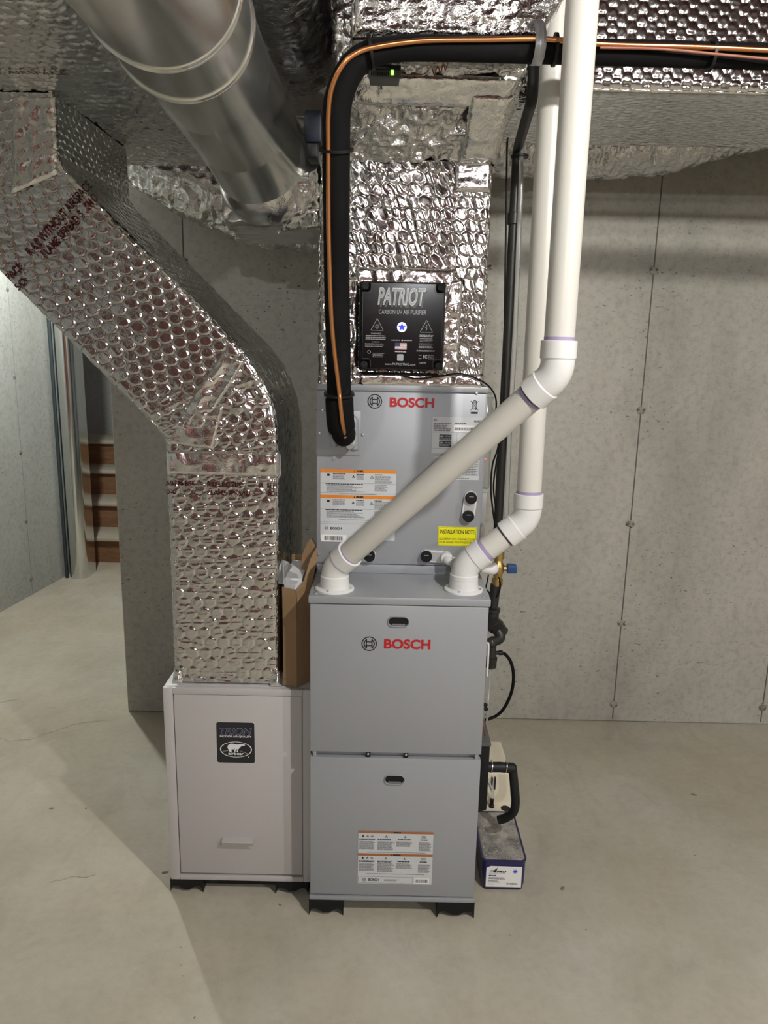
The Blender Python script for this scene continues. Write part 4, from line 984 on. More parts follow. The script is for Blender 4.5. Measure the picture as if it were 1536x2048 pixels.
cpth = catmull([(-0.1018, 0.1700, 1.2620), (-0.1024, 0.1050, 1.2962), (-0.1072, 0.0770, 1.3334), (-0.1118, 0.0660, 1.3824), (-0.1155, 0.0620, 1.4183), (-0.1287, 0.0180, 1.5564), (-0.1340, -0.0140, 1.7166), (-0.1333, -0.0450, 1.8350), (-0.1313, -0.0750, 1.9072), (-0.1293, -0.1050, 1.9657), (-0.1208, -0.1280, 2.0095), (-0.0993, -0.1450, 2.0446), (-0.0703, -0.1450, 2.0672), (-0.0267, -0.1470, 2.0788), (0.0603, -0.1460, 2.0904), (0.1861, -0.1460, 2.0945), (0.2876, -0.1460, 2.0973), (0.3995, -0.1460, 2.0907), (0.5935, -0.1460, 2.0891), (0.7257, -0.1460, 2.0863)], 6) + [np.array((1.6, -0.146, 2.085)), np.array((3.4, -0.146, 2.085))]
tube('copper_tube', cpth, 0.0052, M['copper'], ls, 14)
w2 = catmull([(0.3990, -0.1500, 2.0831), (0.5148, -0.1510, 2.0823), (0.6227, -0.1490, 2.0763), (0.7263, -0.1490, 2.0695)], 6) + [np.array((1.6, -.149, 2.06))]
tube('control_wire', w2, 0.0028, M['copper_dark'], ls, 8)
def tie_ring(c, ax, r, parent, tail=True):
    lathe('cable_tie', [(r, -0.003), (r + 0.0022, -0.003), (r + 0.0022, 0.003), (r, 0.003)], c, ax, M['black'], parent, 24)
tie_ring((-0.1165, 0.098, 1.395), (0, -.2, 1), 0.0350, ls)
tie_ring((-0.117, -0.048, 1.915), (0, -.4, 1), 0.0350, ls)
tie_ring((-0.045, -0.118, 2.079), (1, 0, .2), 0.0305, ls)
tie_ring(tuple((q[0], -0.120, 2.088) for q in [(0.3175, 2.0967)])[0], (1, 0, 0), 0.0275, ls)
tie_ring(tuple((q[0], -0.120, 2.085) for q in [(0.6253, 2.0847)])[0], (1, 0, 0), 0.0285, ls)
box('tie_head', -0.087, -0.078, 0.085, 0.093, 1.390, 1.398, M['black'], ls, 0.001)
hs_ = thing('hanger_strap', 'galvanized hanger strap looped around the black insulated line', 'strap', (0.29, -0.11, 2.1))
sx = 0.284
V = []; F = []; pts = [(0.097, 2.43), (-0.105, 2.16), (-0.150, 2.11), (-0.154, 2.08), (-0.140, 2.055), (-0.114, 2.046), (-0.088, 2.055), (-0.082, 2.10)]
pts = [(-0.106, 2.145), (-0.134, 2.124), (-0.151, 2.104), (-0.152, 2.082), (-0.138, 2.067), (-0.114, 2.0625), (-0.094, 2.068), (-0.0865, 2.086), (-0.087, 2.110)]
for i, (y, z) in enumerate(pts):
    V += [(sx - 0.0105, y, z), (sx + 0.0105, y, z)]
    if i: F.append((2 * i - 2, 2 * i - 1, 2 * i + 1, 2 * i))
o = mesh_obj('strap_loop', V, F, M['galv_dull'], hs_, True)
md = o.modifiers.new('thick', 'SOLIDIFY'); md.thickness = 0.0012; md.offset = 0
for dx in (-0.004, 0.004): 
    tube('strap_rib', [(sx + dx, p[0] - (.0012 if i < 5 else -.0012), p[1]) for i, p in enumerate(pts[:6])], 0.0012, M['galv_dull'], hs_, 6)

# small control with a green lamp, coiled wire
zx0, zx1, zz0, zz1 = -0.0516, 0.0133, 2.0733, 2.0944
zc = thing('zone_sensor', 'small dark grey control box with a green lamp below the black line', 'controller', ((zx0 + zx1) / 2, 0.03, zz0))
box('case', zx0, zx1, 0.010, 0.062, zz0, zz1, M['greybox'], zc, 0.002)
for k in range(9): box('vent_slot', zx0 + .004 + k * .0045, zx0 + .0065 + k * .0045, 0.0094, 0.0104, zz0 + .004, zz0 + .012, M['black'], zc)
box('cover', zx0 - .002, zx1 + .003, 0.006, 0.062, zz1 - .006, zz1 + .003, M['black'], zc, 0.001)
box('lamp', zx1 - .018, zx1 - .012, 0.0085, 0.0105, zz0 + .006, zz0 + .016, M['led_green'], zc)
cw = catmull([(0.0135, 0.0120, 2.0831), (0.0415, 0.0100, 2.0791), (0.0681, 0.0080, 2.0828), (0.0803, 0.0050, 2.0956), (0.0881, 0.0000, 2.0777), (0.0936, -0.0050, 2.0954), (0.1003, -0.0080, 2.0792), (0.1057, -0.0120, 2.0962), (0.1099, -0.0200, 2.0811), (0.1151, -0.0400, 2.0953)], 8)
tube('coiled_wire', cw, 0.0013, M['copper_dark'], zc, 6)

# ================================================================== vent pipes
PR = 0.0302; HR = 0.0362
def unit(a, b): d = np.array(b, float) - np.array(a, float); return d / np.linalg.norm(d)
def hub(parent, c, d, t0, t1, r=HR):
    c = np.array(c, float); d = np.array(d, float)
    return lathe('hub', [(PR - .002, t0 - .0005), (r - .002, t0 - .0005), (r, t0 + .002), (r, t1 - .001), (r - .001, t1), (PR - .002, t1)], tuple(c), tuple(d), M['pvcfit'], parent, 36)
def elbow(parent, a, c, b, tA=(0.03, 0.066), tB=(0.03, 0.066)):
    da, db = unit(c, a), unit(c, b); c = np.array(c, float)
    p = fillet([c + da * tA[0], c, c + db * tB[0]], min(0.06, 0.028 / max(.05, math.tan(math.acos(max(-1, min(1, -da @ db))) / 2))), 10)
    tube('elbow', p, HR - 0.0022, M['pvcfit'], parent, 36)
    hub(parent, c, da, *tA); hub(parent, c, db, *tB)
    # moulding rib on the outside of the bend
def primer(parent, c, d, t, w=0.006, mt='primer'):
    c = np.array(c, float); d = np.array(d, float)
    lathe('primer_ring', [(PR - .001, t), (PR + .0005, t), (PR + .0005, t + w), (PR - .001, t + w)], tuple(c), tuple(d), M[mt], parent, 36)
def flange(parent, x, y, z):
    lathe('roof_flange', [(0.0495, 0), (0.0495, 0.004), (0.046, 0.0065), (0.037, 0.007), (0.036, 0.030), (0.033, 0.031)], (x, y, z), (0, 0, 1), M['pvcfit'], parent, 44)
    for a in (70, 160, 250, 340):
        lathe('screw', [(0.0035, 0), (0.0035, 0.002), (0.002, 0.0028)], (x + .043 * math.cos(math.radians(a)), y + .043 * math.sin(math.radians(a)), z + .006), (0, 0, 1), M['screw'], parent, 10)
LZ = 0.908
ex = thing('exhaust_vent_pipe', 'white vent pipe crossing diagonally in front of the coil cabinet then rising', 'pipe', (-0.121, 0.058, LZ))
A_, B_, E_ = (-0.121, 0.058, LZ), (-0.121, 0.058, 0.966), (0.343, -0.221, 1.462)
T_ = (0.343, -0.221, 2.66)
flange(ex, *A_)
elbow(ex, A_, B_, E_, (0.02, 0.032), (0.028, 0.062))
d = unit(B_, E_); Bn = np.array(B_); En = np.array(E_)
tube('diagonal_pipe', [Bn + d * 0.045, En - d * 0.045], PR, M['pvc'], ex, 40)
elbow(ex, B_, E_, T_)
tube('riser_pipe', [En + np.array((0, 0, .045)), np.array(T_)], PR, M['pvc'], ex, 40)
primer(ex, B_, d, 0.062, 0.004, 'primer'); primer(ex, E_, -d, 0.067, 0.010, 'primer'); primer(ex, E_, -d, 0.0665, 0.004, 'primer_dark'); primer(ex, E_, (0, 0, 1), 0.066, 0.007)
lathe('primer_ring', [(HR - .002, 0), (HR - .0014, .0005), (HR - .0014, .007), (HR - .002, .0075)], (A_[0], A_[1], LZ + 0.030), (0, 0, 1), M['primer'], ex, 36)
inn = thing('intake_vent_pipe', 'white intake pipe rising beside the coil cabinet behind the diagonal pipe', 'pipe', (0.207, 0.072, LZ))
A2, B2, E2 = (0.207, 0.072, LZ), (0.207, 0.072, 0.972), (0.357, 0.062, 1.098)
T2 = (0.350, 0.062, 2.66)
flange(inn, *A2)
elbow(inn, A2, B2, E2, (0.02, 0.034), (0.028, 0.062))
d2 = unit(B2, E2)
tube('diagonal_pipe', [np.array(B2) + d2 * .045, np.array(E2) - d2 * .045], PR, M['pvc'], inn, 40)
elbow(inn, B2, E2, T2)
tube('riser_pipe', [np.array(E2) + np.array((0, 0, .045)), np.array(T2)], PR, M['pvc'], inn, 40)
primer(inn, B2, d2, 0.062, 0.010); primer(inn, E2, -d2, 0.0665, 0.004, 'primer_dark'); primer(inn, E2, (0, 0, 1), 0.066, 0.007)
lathe('primer_ring', [(HR - .002, 0), (HR - .0014, .0005), (HR - .0014, .007), (HR - .002, .0075)], (A2[0], A2[1], LZ + 0.030), (0, 0, 1), M['primer'], inn, 36)

# ================================================================== air purifier box on the plenum
pu = thing('air_purifier', 'glossy black air purifier box with printed lid, mounted on the plenum', 'purifier', (0.035, 0.18, 1.45))
q0, q1, q2, q3 = -0.0670, 0.1386, 1.4562, 1.6651
YF = 0.160
box('base_box', q0 - .006, q1 + .004, YF + 0.018, CY + 0.004, q2 - .002, q3 + .004, M['black'], pu, 0.006)
lid = bmesh.new()
def notch(x0, x1, z0, z1, n, r=0.006):
    P = []
    for (cx, cz, sx, sz, a0) in ((x1, z0, -1, 1, 0), (x1, z1, -1, -1, 0), (x0, z1, 1, -1, 0), (x0, z0, 1, 1, 0)):
        arr = [(cx + sx * n, cz), (cx + sx * n, cz + sz * (n - r)), (cx + sx * (n - r * .3), cz + sz * (n - r * .3)), (cx + sx * (n - r), cz + sz * n), (cx, cz + sz * n)]
        if (sx, sz) in ((-1, -1), (1, 1)): arr = arr[::-1]
        P += arr
    return P
lidp = notch(q0, q1, q2, q3, 0.021)
lid.free()
lo_ = prism('lid', lidp, YF, YF + 0.018, M['blackgloss'], pu)
bv = lo_.modifiers.new('bevel', 'BEVEL'); bv.width = 0.0022; bv.segments = 2; bv.limit_method = 'ANGLE'
for cx, cz in ((q0 + .009, q2 + .009), (q1 - .009, q2 + .009), (q0 + .009, q3 - .009), (q1 - .009, q3 - .009)):
    lathe('corner_screw', [(0.0105, 0), (0.0105, 0.010), (0.0085, 0.012), (0.006, 0.0122), (0.0055, 0.010)], (cx, YF + 0.018, cz), (0, -1, 0), M['black'], pu, 20)
YL = YF - 0.0006
f = Flat(YL); e = 0.004
f.line([(a, b) for a, b in notch(q0 + e, q1 - e, q2 + e, q3 - e, 0.021)] , .0006); f.build('lid_groove', M['greybox'], lo_)
def ux(u): return q0 + (q1 - q0) * (u - 155) / (1315 - 155)
def uz(v): return q3 - (q3 - q2) * (v - 160) / (1360 - 160)
def un(u, v): return ux(u), uz(v)
text('lid_name', 'PATRIOT', ux(385), ux(1050), uz(470), uz(230), YL - .0001, M['white_ink'], lo_, 0.03, 0.22)
text('lid_name', 'PATRIOT', ux(392), ux(1043), uz(464), uz(237), YL - .0005, M['pale_ink'], lo_, 0.008, 0.22)
text('lid_name_shadow', 'PATRIOT', ux(415), ux(1075), uz(500), uz(260), YL + .0002, M['greybox'], lo_, 0.03, 0.22)
text('lid_tagline', 'CARBON UV AIR PURIFIER', ux(402), ux(1068), uz(592), uz(530), YL, M['pale_ink'], lo_, 0.004)
f = Flat(YL)
for (cx, a, b) in ((382, 655, 822),):
    f.line([(ux(cx - 88), uz(b)), (ux(cx + 88), uz(b)), (ux(cx), uz(a)), (ux(cx - 88), uz(b))], .0011)
for k in range(10):
    a = math.radians(36 * k); c0 = un(382, 768); f.line([(c0[0] + .0022 * math.cos(a), c0[1] + .0022 * math.sin(a)), (c0[0] + .0062 * math.cos(a), c0[1] + .0062 * math.sin(a))], .0006)
f.ring(*un(382, 768), .0030, .0023, n=16)
f.build('warning_symbol', M['pale_ink'], lo_)
f = Flat(YL); f.line([(ux(987), uz(835)), (ux(1163), uz(835)), (ux(1075), uz(668)), (ux(987), uz(835))], .0011)
f.line([un(1082, 735), un(1060, 775), un(1086, 772), un(1070, 815)], .0011)
f.build('warning_symbol', M['pale_ink'], lo_)
text('warning_heading', 'WARNING!', ux(295), ux(440), uz(878), uz(855), YL, M['pale_ink'], lo_, .01)
text('origin_mark', 'MADE IN USA', ux(640), ux(800), uz(1122), uz(1102), YL, M['white_ink'], lo_, .02)
text('web_address', 'www.PATRIOTIAQ.com', ux(503), ux(932), uz(1312), uz(1272), YL, M['pale_ink'], lo_, .008)
f = Flat(YL)
f.words(ux(225), ux(508), uz(955), uz(885), 3, .5, .1); f.words(ux(310), ux(420), uz(990), uz(975), 1, .7, 0); f.words(ux(215), ux(515), uz(1055), uz(1000), 3, .45, .3)
f.words(ux(980), ux(1190), uz(905), uz(865), 2, .5, .1); f.words(ux(985), ux(1180), uz(975), uz(915), 3, .4, .2); f.words(ux(975), ux(1190), uz(1060), uz(985), 4, .4, .15); f.words(ux(945), ux(1210), uz(1108), uz(1080), 2, .4, .05)
f.words(ux(325), ux(500), uz(1200), uz(1135), 4, .4, .2); f.words(ux(1110), ux(1200), uz(1215), uz(1150), 4, .4, .1); f.words(ux(990), ux(1090), uz(1285), uz(1250), 2, .4, .2)
f.words(ux(605), ux(705), uz(962), uz(942), 1, .7, 0); f.words(ux(755), ux(875), uz(962), uz(942), 1, .7, 0)
f.build('fine_print', M['ink_light'], lo_)
f = Flat(YL); f.ring(*un(275, 1125), .0042, .0032, n=20); f.line([un(975, 1160), un(1015, 1160)], .0008); f.rect(ux(972), ux(1018), uz(1210), uz(1200)); f.poly(rrect(ux(672), ux(762), uz(1242), uz(1148), .0025)); f.build('approval_marks', M['pale_ink'], lo_)
text('approval_lettering', 'FC', ux(1040), ux(1098), uz(1200), uz(1155), YL, M['pale_ink'], lo_, .02)
f = Flat(YL); f.disc(*un(590, 952), .0018, 12); f.build('indicator_dot', M['greybox'], lo_)
f = Flat(YL); f.disc(*un(737, 952), .0019, 14); f.build('indicator_dot', M['white_ink'], lo_)
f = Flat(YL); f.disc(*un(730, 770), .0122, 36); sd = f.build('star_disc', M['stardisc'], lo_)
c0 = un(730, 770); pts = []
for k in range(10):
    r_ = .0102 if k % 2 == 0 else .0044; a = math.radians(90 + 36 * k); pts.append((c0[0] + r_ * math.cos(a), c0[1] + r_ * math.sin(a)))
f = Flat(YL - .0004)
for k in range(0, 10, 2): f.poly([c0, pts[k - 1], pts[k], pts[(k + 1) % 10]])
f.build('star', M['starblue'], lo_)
fx0, fx1, fz0, fz1 = ux(638), ux(804), uz(1085), uz(988)
f = Flat(YL)
for k in range(7): f.rect(fx0 if k < 4 else fx0, fx1, fz0 + (fz1 - fz0) * (2 * k) / 13, fz0 + (fz1 - fz0) * (2 * k + 1) / 13)
f.build('flag_stripes', M['flagred'], lo_)
f = Flat(YL)
for k in range(6): f.rect(fx0, fx1, fz0 + (fz1 - fz0) * (2 * k + 1) / 13, fz0 + (fz1 - fz0) * (2 * k + 2) / 13)
f.build('flag_stripes', M['white_ink'], lo_)
f = Flat(YL - .0003); f.rect(fx0, fx0 + (fx1 - fx0) * .44, fz0 + (fz1 - fz0) * .46, fz1); f.build('flag_canton', M['trionblue'], lo_)
cd = catmull([(0.0206, 0.1850, 1.4470), (0.0715, 0.1700, 1.4335), (0.1342, 0.1650, 1.4412), (0.1848, 0.1680, 1.4484), (0.2304, 0.1750, 1.4354), (0.2666, 0.2000, 1.4136), (0.2896, 0.2400, 1.3795), (0.2969, 0.2900, 1.3224)], 8)
tube('power_cord', cd, 0.0022, M['cable'], pu, 8)

# ================================================================== gas line at the right
gp_ = thing('gas_pipe', 'black iron gas pipe with brass valve dropping beside the furnace', 'pipe', (0.345, 0.45, 0.55))
GX, GY = 0.346, 0.45
tube('drop_pipe', fillet([(0.322, 0.135, 2.66), (0.322, 0.135, 2.075), (GX - .003, GY, 2.045), (GX, GY, 0.93)], 0.035, 8), 0.0135, M['iron'], gp_, 18)
lathe('coupling', [(.015, 0), (.0175, .002), (.0175, .03), (.015, .032)], (GX - .003, GY, 1.85), (0, 0, 1), M['iron'], gp_)
vx, vz = (0.3527, 0.8557)
lathe('valve_body', [(.013, -.055), (.017, -.053), (.017, -.032), (.013, -.03), (.014, -.018), (.019, -.008), (.019, .010), (.014, .02), (.013, .03), (.0175, .032), (.0175, .056), (.013, .058)], (vx, GY, vz), (0, 0, 1), M['brass'], gp_, 20)
lathe('valve_stem', [(.0095, .012), (.0095, .024), (.007, .025), (.007, .030)], (vx, GY, vz), (1, 0, .05), M['brass'], gp_, 16)
box('valve_handle', vx + .027, vx + .056, GY - .014, GY + .014, vz - .012, vz + .014, M['blue'], gp_, .003)
lx_, lz_ = (0.3441, 0.7542)
tube('lower_pipe', [(lx_ + .004, GY, vz - .05), (lx_, GY, 0.735)], 0.0155, M['iron'], gp_, 18)
tz = (0.3486, 0.6972)[1]
lathe('tee', [(.0165, -.022), (.021, -.021), (.021, -.012), (.0185, -.010), (.0185, .018), (.0215, .020), (.0215, .030), (.017, .031)], (lx_ + .001, GY, tz), (0, 0, 1), M['iron'], gp_, 20)
un_ = (0.3531, 0.4300, 0.6753)
lathe('union', [(.018, -.03), (.022, -.012), (.026, -.010), (.026, .006), (.0225, .008), (.0225, .02), (.015, .022)], un_, (.55, -.75, -.35), M['iron'], gp_, 8, 20)
lathe('union_nut', [(.019, .018), (.0205, .020), (.0205, .033), (.014, .034)], un_, (.55, -.75, -.35), M['iron'], gp_, 20)
e0, e1, e2 = (0.3559, 0.4050, 0.6704), (0.3707, 0.3950, 0.6520), (0.3267, 0.4000, 0.6311)
tube('street_elbow', fillet([e0, e1, e2], .016, 8), 0.0155, M['iron'], gp_, 18)
lathe('elbow_collar', [(.0155, -.006), (.0185, -.005), (.0185, .006), (.0155, .007)], (0.3387, 0.4000, 0.6347), (1, 0, -.1), M['iron'], gp_, 20)
dl = (0.3391, 0.4000, 0.6265)
tube('drip_leg', [dl, (dl[0], dl[1], 0.575)], 0.0135, M['iron'], gp_, 18)
cz_ = (0.3421, 0.5693)[1]
lathe('pipe_cap', [(.0135, .018), (.0185, .017), (.0185, .008), (.0172, .006), (.0172, -.014), (.014, -.017)][::-1], (dl[0], dl[1], cz_), (0, 0, 1), M['iron'], gp_, 24)
lathe('hose_fitting', [(.006, 0), (.006, .014), (.0075, .015), (.0075, .026), (.005, .027)], (0.3466, 0.4000, 0.6006), (1, 0, .05), M['black'], gp_, 12)
tube('drain_tube', catmull([(0.3649, 0.4000, 0.6026), (0.3839, 0.4100, 0.5922), (0.4060, 0.4300, 0.5576), (0.4200, 0.4500, 0.5070), (0.4220, 0.4700, 0.4463), (0.4074, 0.4800, 0.3889), (0.3835, 0.4900, 0.3480), (0.3438, 0.4900, 0.3276)], 8), 0.0052, M['cable'], gp_, 12)

# thin lines beside the gas pipe
ct = thing('clear_tube', 'clear vinyl condensate tube rising beside the black gas pipe', 'tube', (0.37, 0.44, 1.0))
tube('tube', catmull([(0.3500, 0.4300, 2.0571), (0.3559, 0.4300, 1.9116), (0.3582, 0.4300, 1.7549), (0.3624, 0.4300, 1.5101), (0.3616, 0.4300, 1.2965), (0.3675, 0.4300, 0.9200)], 8), 0.0068, M['clear'], ct, 12)
tie_ring((0.349, 0.443, 2.025), (0, 0, 1), 0.022, ct)
cbl = thing('control_cable', 'thin black cable hanging beside the gas pipe', 'cable', (0.31, 0.42, 1.0))
tube('cable', catmull([(0.3115, 0.4200, 2.0663), (0.3105, 0.4200, 2.0352), (0.3183, 0.4200, 1.8446), (0.3279, 0.4200, 1.5920), (0.3386, 0.4200, 1.3689), (0.3297, 0.4200, 1.2386), (0.3152, 0.4200, 1.1795), (0.3146, 0.4200, 1.1049), (0.3258, 0.4200, 1.0295), (0.3356, 0.4200, 0.9838)], 8), 0.0026, M['cable'], cbl, 8)
tube('cable', catmull([(0.3348, 0.4250, 1.2381), (0.3254, 0.4200, 1.1797), (0.3216, 0.4200, 1.1125), (0.3332, 0.4250, 1.0438)], 8), 0.0024, M['cable'], cbl, 8)
tube('cable', catmull([(0.3228, 0.4300, 0.8483), (0.3183, 0.4300, 0.8165), (0.3163, 0.4300, 0.7957), (0.3296, 0.4300, 0.7736), (0.3390, 0.4400, 0.6761)], 6), 0.0022, M['cable'], cbl, 8)
tube('cable', catmull([(0.3540, 0.4300, 0.8331), (0.3598, 0.4300, 0.8094), (0.3565, 0.4300, 0.7854), (0.3497, 0.4300, 0.7692)], 6), 0.0022, M['cable'], cbl, 8)

# ================================================================== drain parts right of the furnace
trp = thing('condensate_trap', 'flat black plastic condensate trap on the furnace side', 'trap', (0.29, 0.15, 0.25))
box('trap_body', FX1 + 0.0005, FX1 + 0.034, 0.075, 0.20, 0.275, 0.475, M['black'], trp, 0.004)
box('trap_lid', FX1 + 0.0005, FX1 + 0.036, 0.070, 0.205, 0.470, 0.480, M['greybox'], trp, 0.002)
lathe('trap_outlet', [(.014, 0), (.014, .03), (.012, .032)], (FX1 + .017, 0.13, 0.276), (0, 0, -1), M['black'], trp)
dh = thing('drain_hose', 'black rubber drain hose curving down into the foam filled tub', 'hose', (0.37, 0.2, 0.15))
h0 = (0.3032, 0.1600, 0.3572)
hose_a = [h0, (0.3436, 0.1650, 0.3551), (0.3829, 0.1700, 0.3499)]
tube('side_hose', [np.array(q) for q in hose_a], 0.0140, M['rubber'], dh, 24)
hose_b = catmull([(0.3783, 0.1700, 0.3561), (0.3823, 0.1700, 0.3357), (0.3893, 0.1700, 0.2885), (0.3949, 0.1700, 0.2407), (0.3906, 0.1750, 0.2051), (0.3704, 0.1850, 0.1799), (0.3527, 0.1900, 0.1696)], 8)
tube('down_hose', hose_b, 0.0125, M['rubber'], dh, 24)
for px_ in ((0.3187, 0.1600, 0.3575), (0.3606, 0.1650, 0.3555)):
    lathe('spring_clamp', [(.0142, -.0012), (.0155, -.001), (.0155, .001), (.0142, .0012)], px_, (1, 0, -.12), M['screw'], dh, 24)
    tube('clamp_ear', [(px_[0], px_[1], px_[2] + .0145), (px_[0] - .003, px_[1], px_[2] + .020), (px_[0] + .001, px_[1], px_[2] + .024), (px_[0] + .003, px_[1], px_[2] + .020)], .0009, M['screw'], dh, 6)
# small tubes and terminals along the side
tb = thing('side_tubing', 'thin clear tube and copper wire down the furnace side', 'tube', (0.29, 0.3, 0.5))
tube('tube', catmull([(0.2965, 0.2200, 0.7067), (0.3011, 0.2200, 0.6993), (0.3019, 0.2200, 0.6544), (0.3015, 0.2200, 0.6059)], 5), 0.003, M['pvcfit'], tb, 8)
tube('tube', catmull([(0.3383, 0.4000, 0.5527), (0.3297, 0.3500, 0.4688), (0.3206, 0.3000, 0.4286), (0.3054, 0.2200, 0.4105)], 5), 0.003, M['clear'], tb, 8)
tube('wire', catmull([(0.2787, 0.1000, 0.5327), (0.2825, 0.1000, 0.5107), (0.2928, 0.1200, 0.4628)], 5), 0.0018, M['copper_dark'], tb, 6)
for p in ((0.2849, 0.1200, 0.5681), (0.2869, 0.1200, 0.5564)): lathe('terminal', [(.003, 0), (.006, .001), (.006, .005), (.003, .006)], p, (0.3, -1, 0), M['black'], tb, 10)

# condensate pump
cpn = thing('condensate_pump', 'cream plastic condensate pump behind the foam tub', 'pump', (0.36, 0.45, 0))
TZ = 0.082
box('tank', 0.275, 0.436, 0.355, 0.60, 0.0, TZ, M['cream'], cpn, 0.006)
V = [(x, y, z) for (x, y, z) in ((0.285, 0.405, TZ), (0.428, 0.405, TZ), (0.428, 0.59, TZ), (0.285, 0.59, TZ), (0.292, 0.415, 0.185), (0.420, 0.415, 0.185), (0.416, 0.45, 0.205), (0.296, 0.45, 0.205), (0.416, 0.58, 0.205), (0.296, 0.58, 0.205))]
hm = mesh_obj('motor_housing', V, [(0, 1, 5, 4), (4, 5, 6, 7), (7, 6, 8, 9), (1, 2, 8, 6, 5), (3, 0, 4, 7, 9), (2, 3, 9, 8)], M['cream'], cpn)
bv = hm.modifiers.new('bevel', 'BEVEL'); bv.width = 0.005; bv.segments = 3
for x, z0, z1 in (((0.3643, 0.1332)[0], (0.3643, 0.1332)[1], (0.3623, 0.1722)[1]), ((0.3739, 0.1334)[0], (0.3739, 0.1334)[1], (0.3718, 0.1724)[1])):
    box('vent_slot', x - .0016, x + .0016, .4030, .42, z0, z1, M['black'], cpn)
for (x, y, z), r in (((0.4070, 0.3789, 0.0820), .0125), ((0.3254, 0.3761, 0.0820), .0125)):
    lathe('inlet_hole', [(r + .0025, 0), (r + .0025, .0012), (r, .0014), (r - .001, .0004)], (x, y, TZ - .0002), (0, 0, 1), M['black'], cpn, 24)
x, y, z = (0.3633, 0.3854, 0.0820)
lathe('barb_fitting', [(.0085, 0), (.0085, .008), (.006, .010), (.0065, .026), (.005, .03)], (x, y, TZ), (0, 0, 1), M['black'], cpn, 16)
tube('outlet_tube', catmull([(x, y, TZ + .026), (0.3638, 0.3850, 0.1339), (0.3492, 0.3750, 0.1751), (0.3328, 0.3600, 0.2136)], 6), .0045, M['clear'], cpn, 10)

# indigo tub of foamy water
tub = thing('plastic_tub', 'indigo plastic tub full of grey foamy water with a white label', 'tub', (0.362, 0.22, 0))
tx0, tx1, ty0, ty1, tz1 = 0.300, 0.424, 0.108, 0.338, 0.098
def rr_ring(x0, x1, y0, y1, r, n=6): return rrect(x0, x1, y0, y1, r, n)
def loop_mesh(name, rings, mt, parent, close_bottom=False, close_top=False, smooth=False):
    n = len(rings[0][0]); V = []; F = []
    for pts, z in rings: V += [(x, y, z) for x, y in pts]
    for k in range(len(rings) - 1):
        for i in range(n): F.append((k * n + i, k * n + (i + 1) % n, (k + 1) * n + (i + 1) % n, (k + 1) * n + i))
    if close_bottom: F.append(tuple(range(n - 1, -1, -1)))
    if close_top: F.append(tuple((len(rings) - 1) * n + i for i in range(n)))
    return mesh_obj(name, V, F, mt, parent, smooth)
a = .0025
tw = loop_mesh('tub_wall', [(rr_ring(tx0 + .004, tx1 - .004, ty0 + .004, ty1 - .004, .014), 0.0), (rr_ring(tx0 + .001, tx1 - .001, ty0 + .001, ty1 - .001, .014), 0.02), (rr_ring(tx0, tx1, ty0, ty1, .014), tz1 - .006), (rr_ring(tx0 - .002, tx1 + .002, ty0 - .002, ty1 + .002, .015), tz1 - .004), (rr_ring(tx0 - .002, tx1 + .002, ty0 - .002, ty1 + .002, .015), tz1),
                            (rr_ring(tx0 + a, tx1 - a, ty0 + a, ty1 - a, .013), tz1), (rr_ring(tx0 + a, tx1 - a, ty0 + a, ty1 - a, .013), tz1 - .02)], M['panblue'], tub, close_bottom=True)
fo = loop_mesh('foam_surface', [(rr_ring(tx0 + a + .0002, tx1 - a - .0002, ty0 + a + .0002, ty1 - a - .0002, .013), tz1 - .0015), (rr_ring(tx0 + .006, tx1 - .006, ty0 + .006, ty1 - .006, .011), tz1 + .0005)], M['foamwater'], tub, close_top=True)
bm = bmesh.new(); rg = random.Random(3)
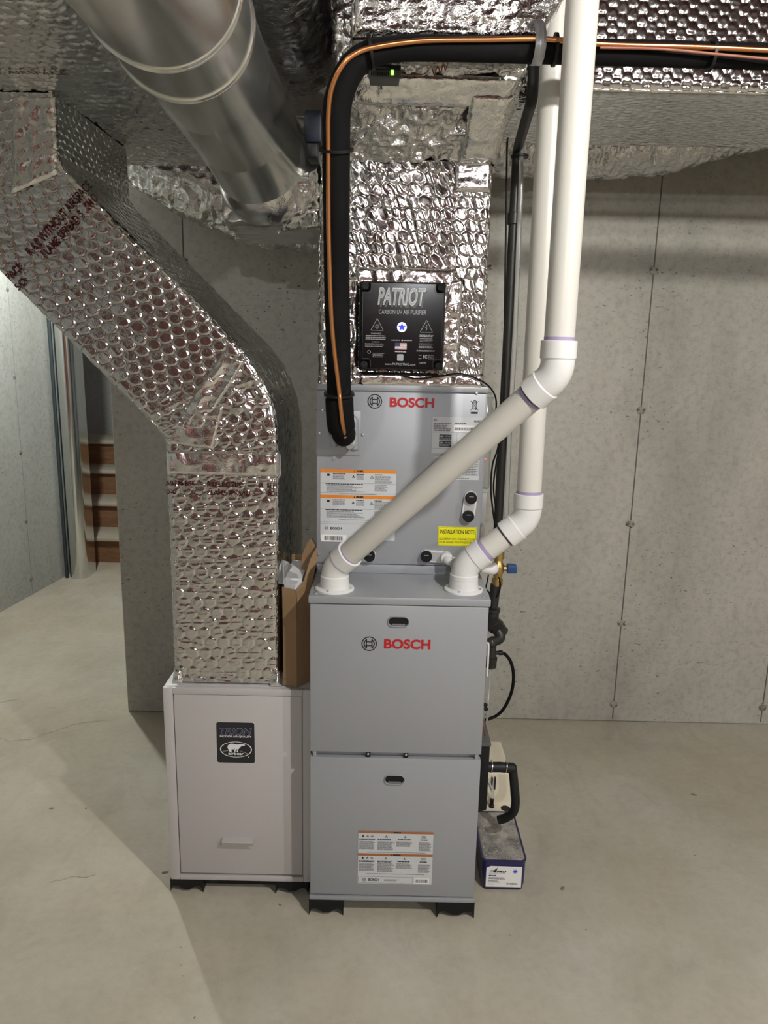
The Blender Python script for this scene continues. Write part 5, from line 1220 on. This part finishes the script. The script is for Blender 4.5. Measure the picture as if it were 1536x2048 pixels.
for k in range(420):
    x = rg.uniform(tx0 + .007, tx1 - .007); y = ty0 + .008 + (ty1 - ty0 - .016) * rg.random() ** 1.4; r = rg.choice([.0012, .0016, .002, .0028])
    m4 = Matrix.Translation((x, y, tz1 + .0004)) @ Matrix.Diagonal((r, r, r * .8, 1))
    bmesh.ops.create_icosphere(bm, subdivisions=1, radius=1.0, matrix=m4)
fb = bm_obj('foam_bubbles', bm, M['bubble'], tub, True); fb['kind'] = 'stuff'
yt = ty0 - .0012
p0, p1, p2, p3 = 0.3118, 0.4128, 0.0126, 0.0801
f = Flat(yt); f.poly([(p0, p2), (p1, p2), (p1, p3 - .001), (p0 + .012, p3), (p0, p3 - .006)]); lb_ = f.build('tub_label', M['labelwhite'], tub)
pw_, ph_ = p1 - p0, p3 - p2
def lu(u): return p0 + pw_ * (u - 370) / (1230 - 370)
def lv(v): return p3 - ph_ * (v - 345) / (875 - 345)
f = Flat(yt - .0005); f.poly([(lu(450), lv(480)), (lu(540), lv(478)), (lu(540), lv(510)), (lu(600), lv(512)), (lu(608), lv(478)), (lu(640), lv(476)), (lu(640), lv(455)), (lu(615), lv(455)), (lu(650), lv(375)), (lu(560), lv(450)), (lu(455), lv(455))]); f.build('label_figure_four', M['ink'], lb_)
text('label_name', 'PRO', lu(620), lu(850), lv(510), lv(455), yt - .0009, M['ink'], lb_, .04, .3)
text('label_name', 'PRODUCTS', lu(440), lu(835), lv(545), lv(517), yt - .0005, M['ink_light'], lb_)
f = Flat(yt - .0005); f.words(lu(435), lu(615), lv(600), lv(572), 1, .9, 0); f.build('label_code', M['ink'], lb_)
f = Flat(yt - .0005); f.words(lu(435), lu(830), lv(685), lv(628), 2, .6, .2); f.words(lu(425), lu(715), lv(762), lv(708), 2, .6, .2); f.words(lu(425), lu(570), lv(815), lv(790), 1, .6, .1); f.build('fine_print', M['ink_grey'], lb_)
f = Flat(yt - .0005); f.bars(lu(875), lu(1155), lv(808), lv(770)); f.build('barcode', M['ink'], lb_)
f = Flat(yt - .0005); f.disc(lu(1068), lv(475), .0048, 24); f.ring(lu(1068), lv(475), .0068, .0062, n=28); f.build('label_seal', M['blueprint'], lb_)
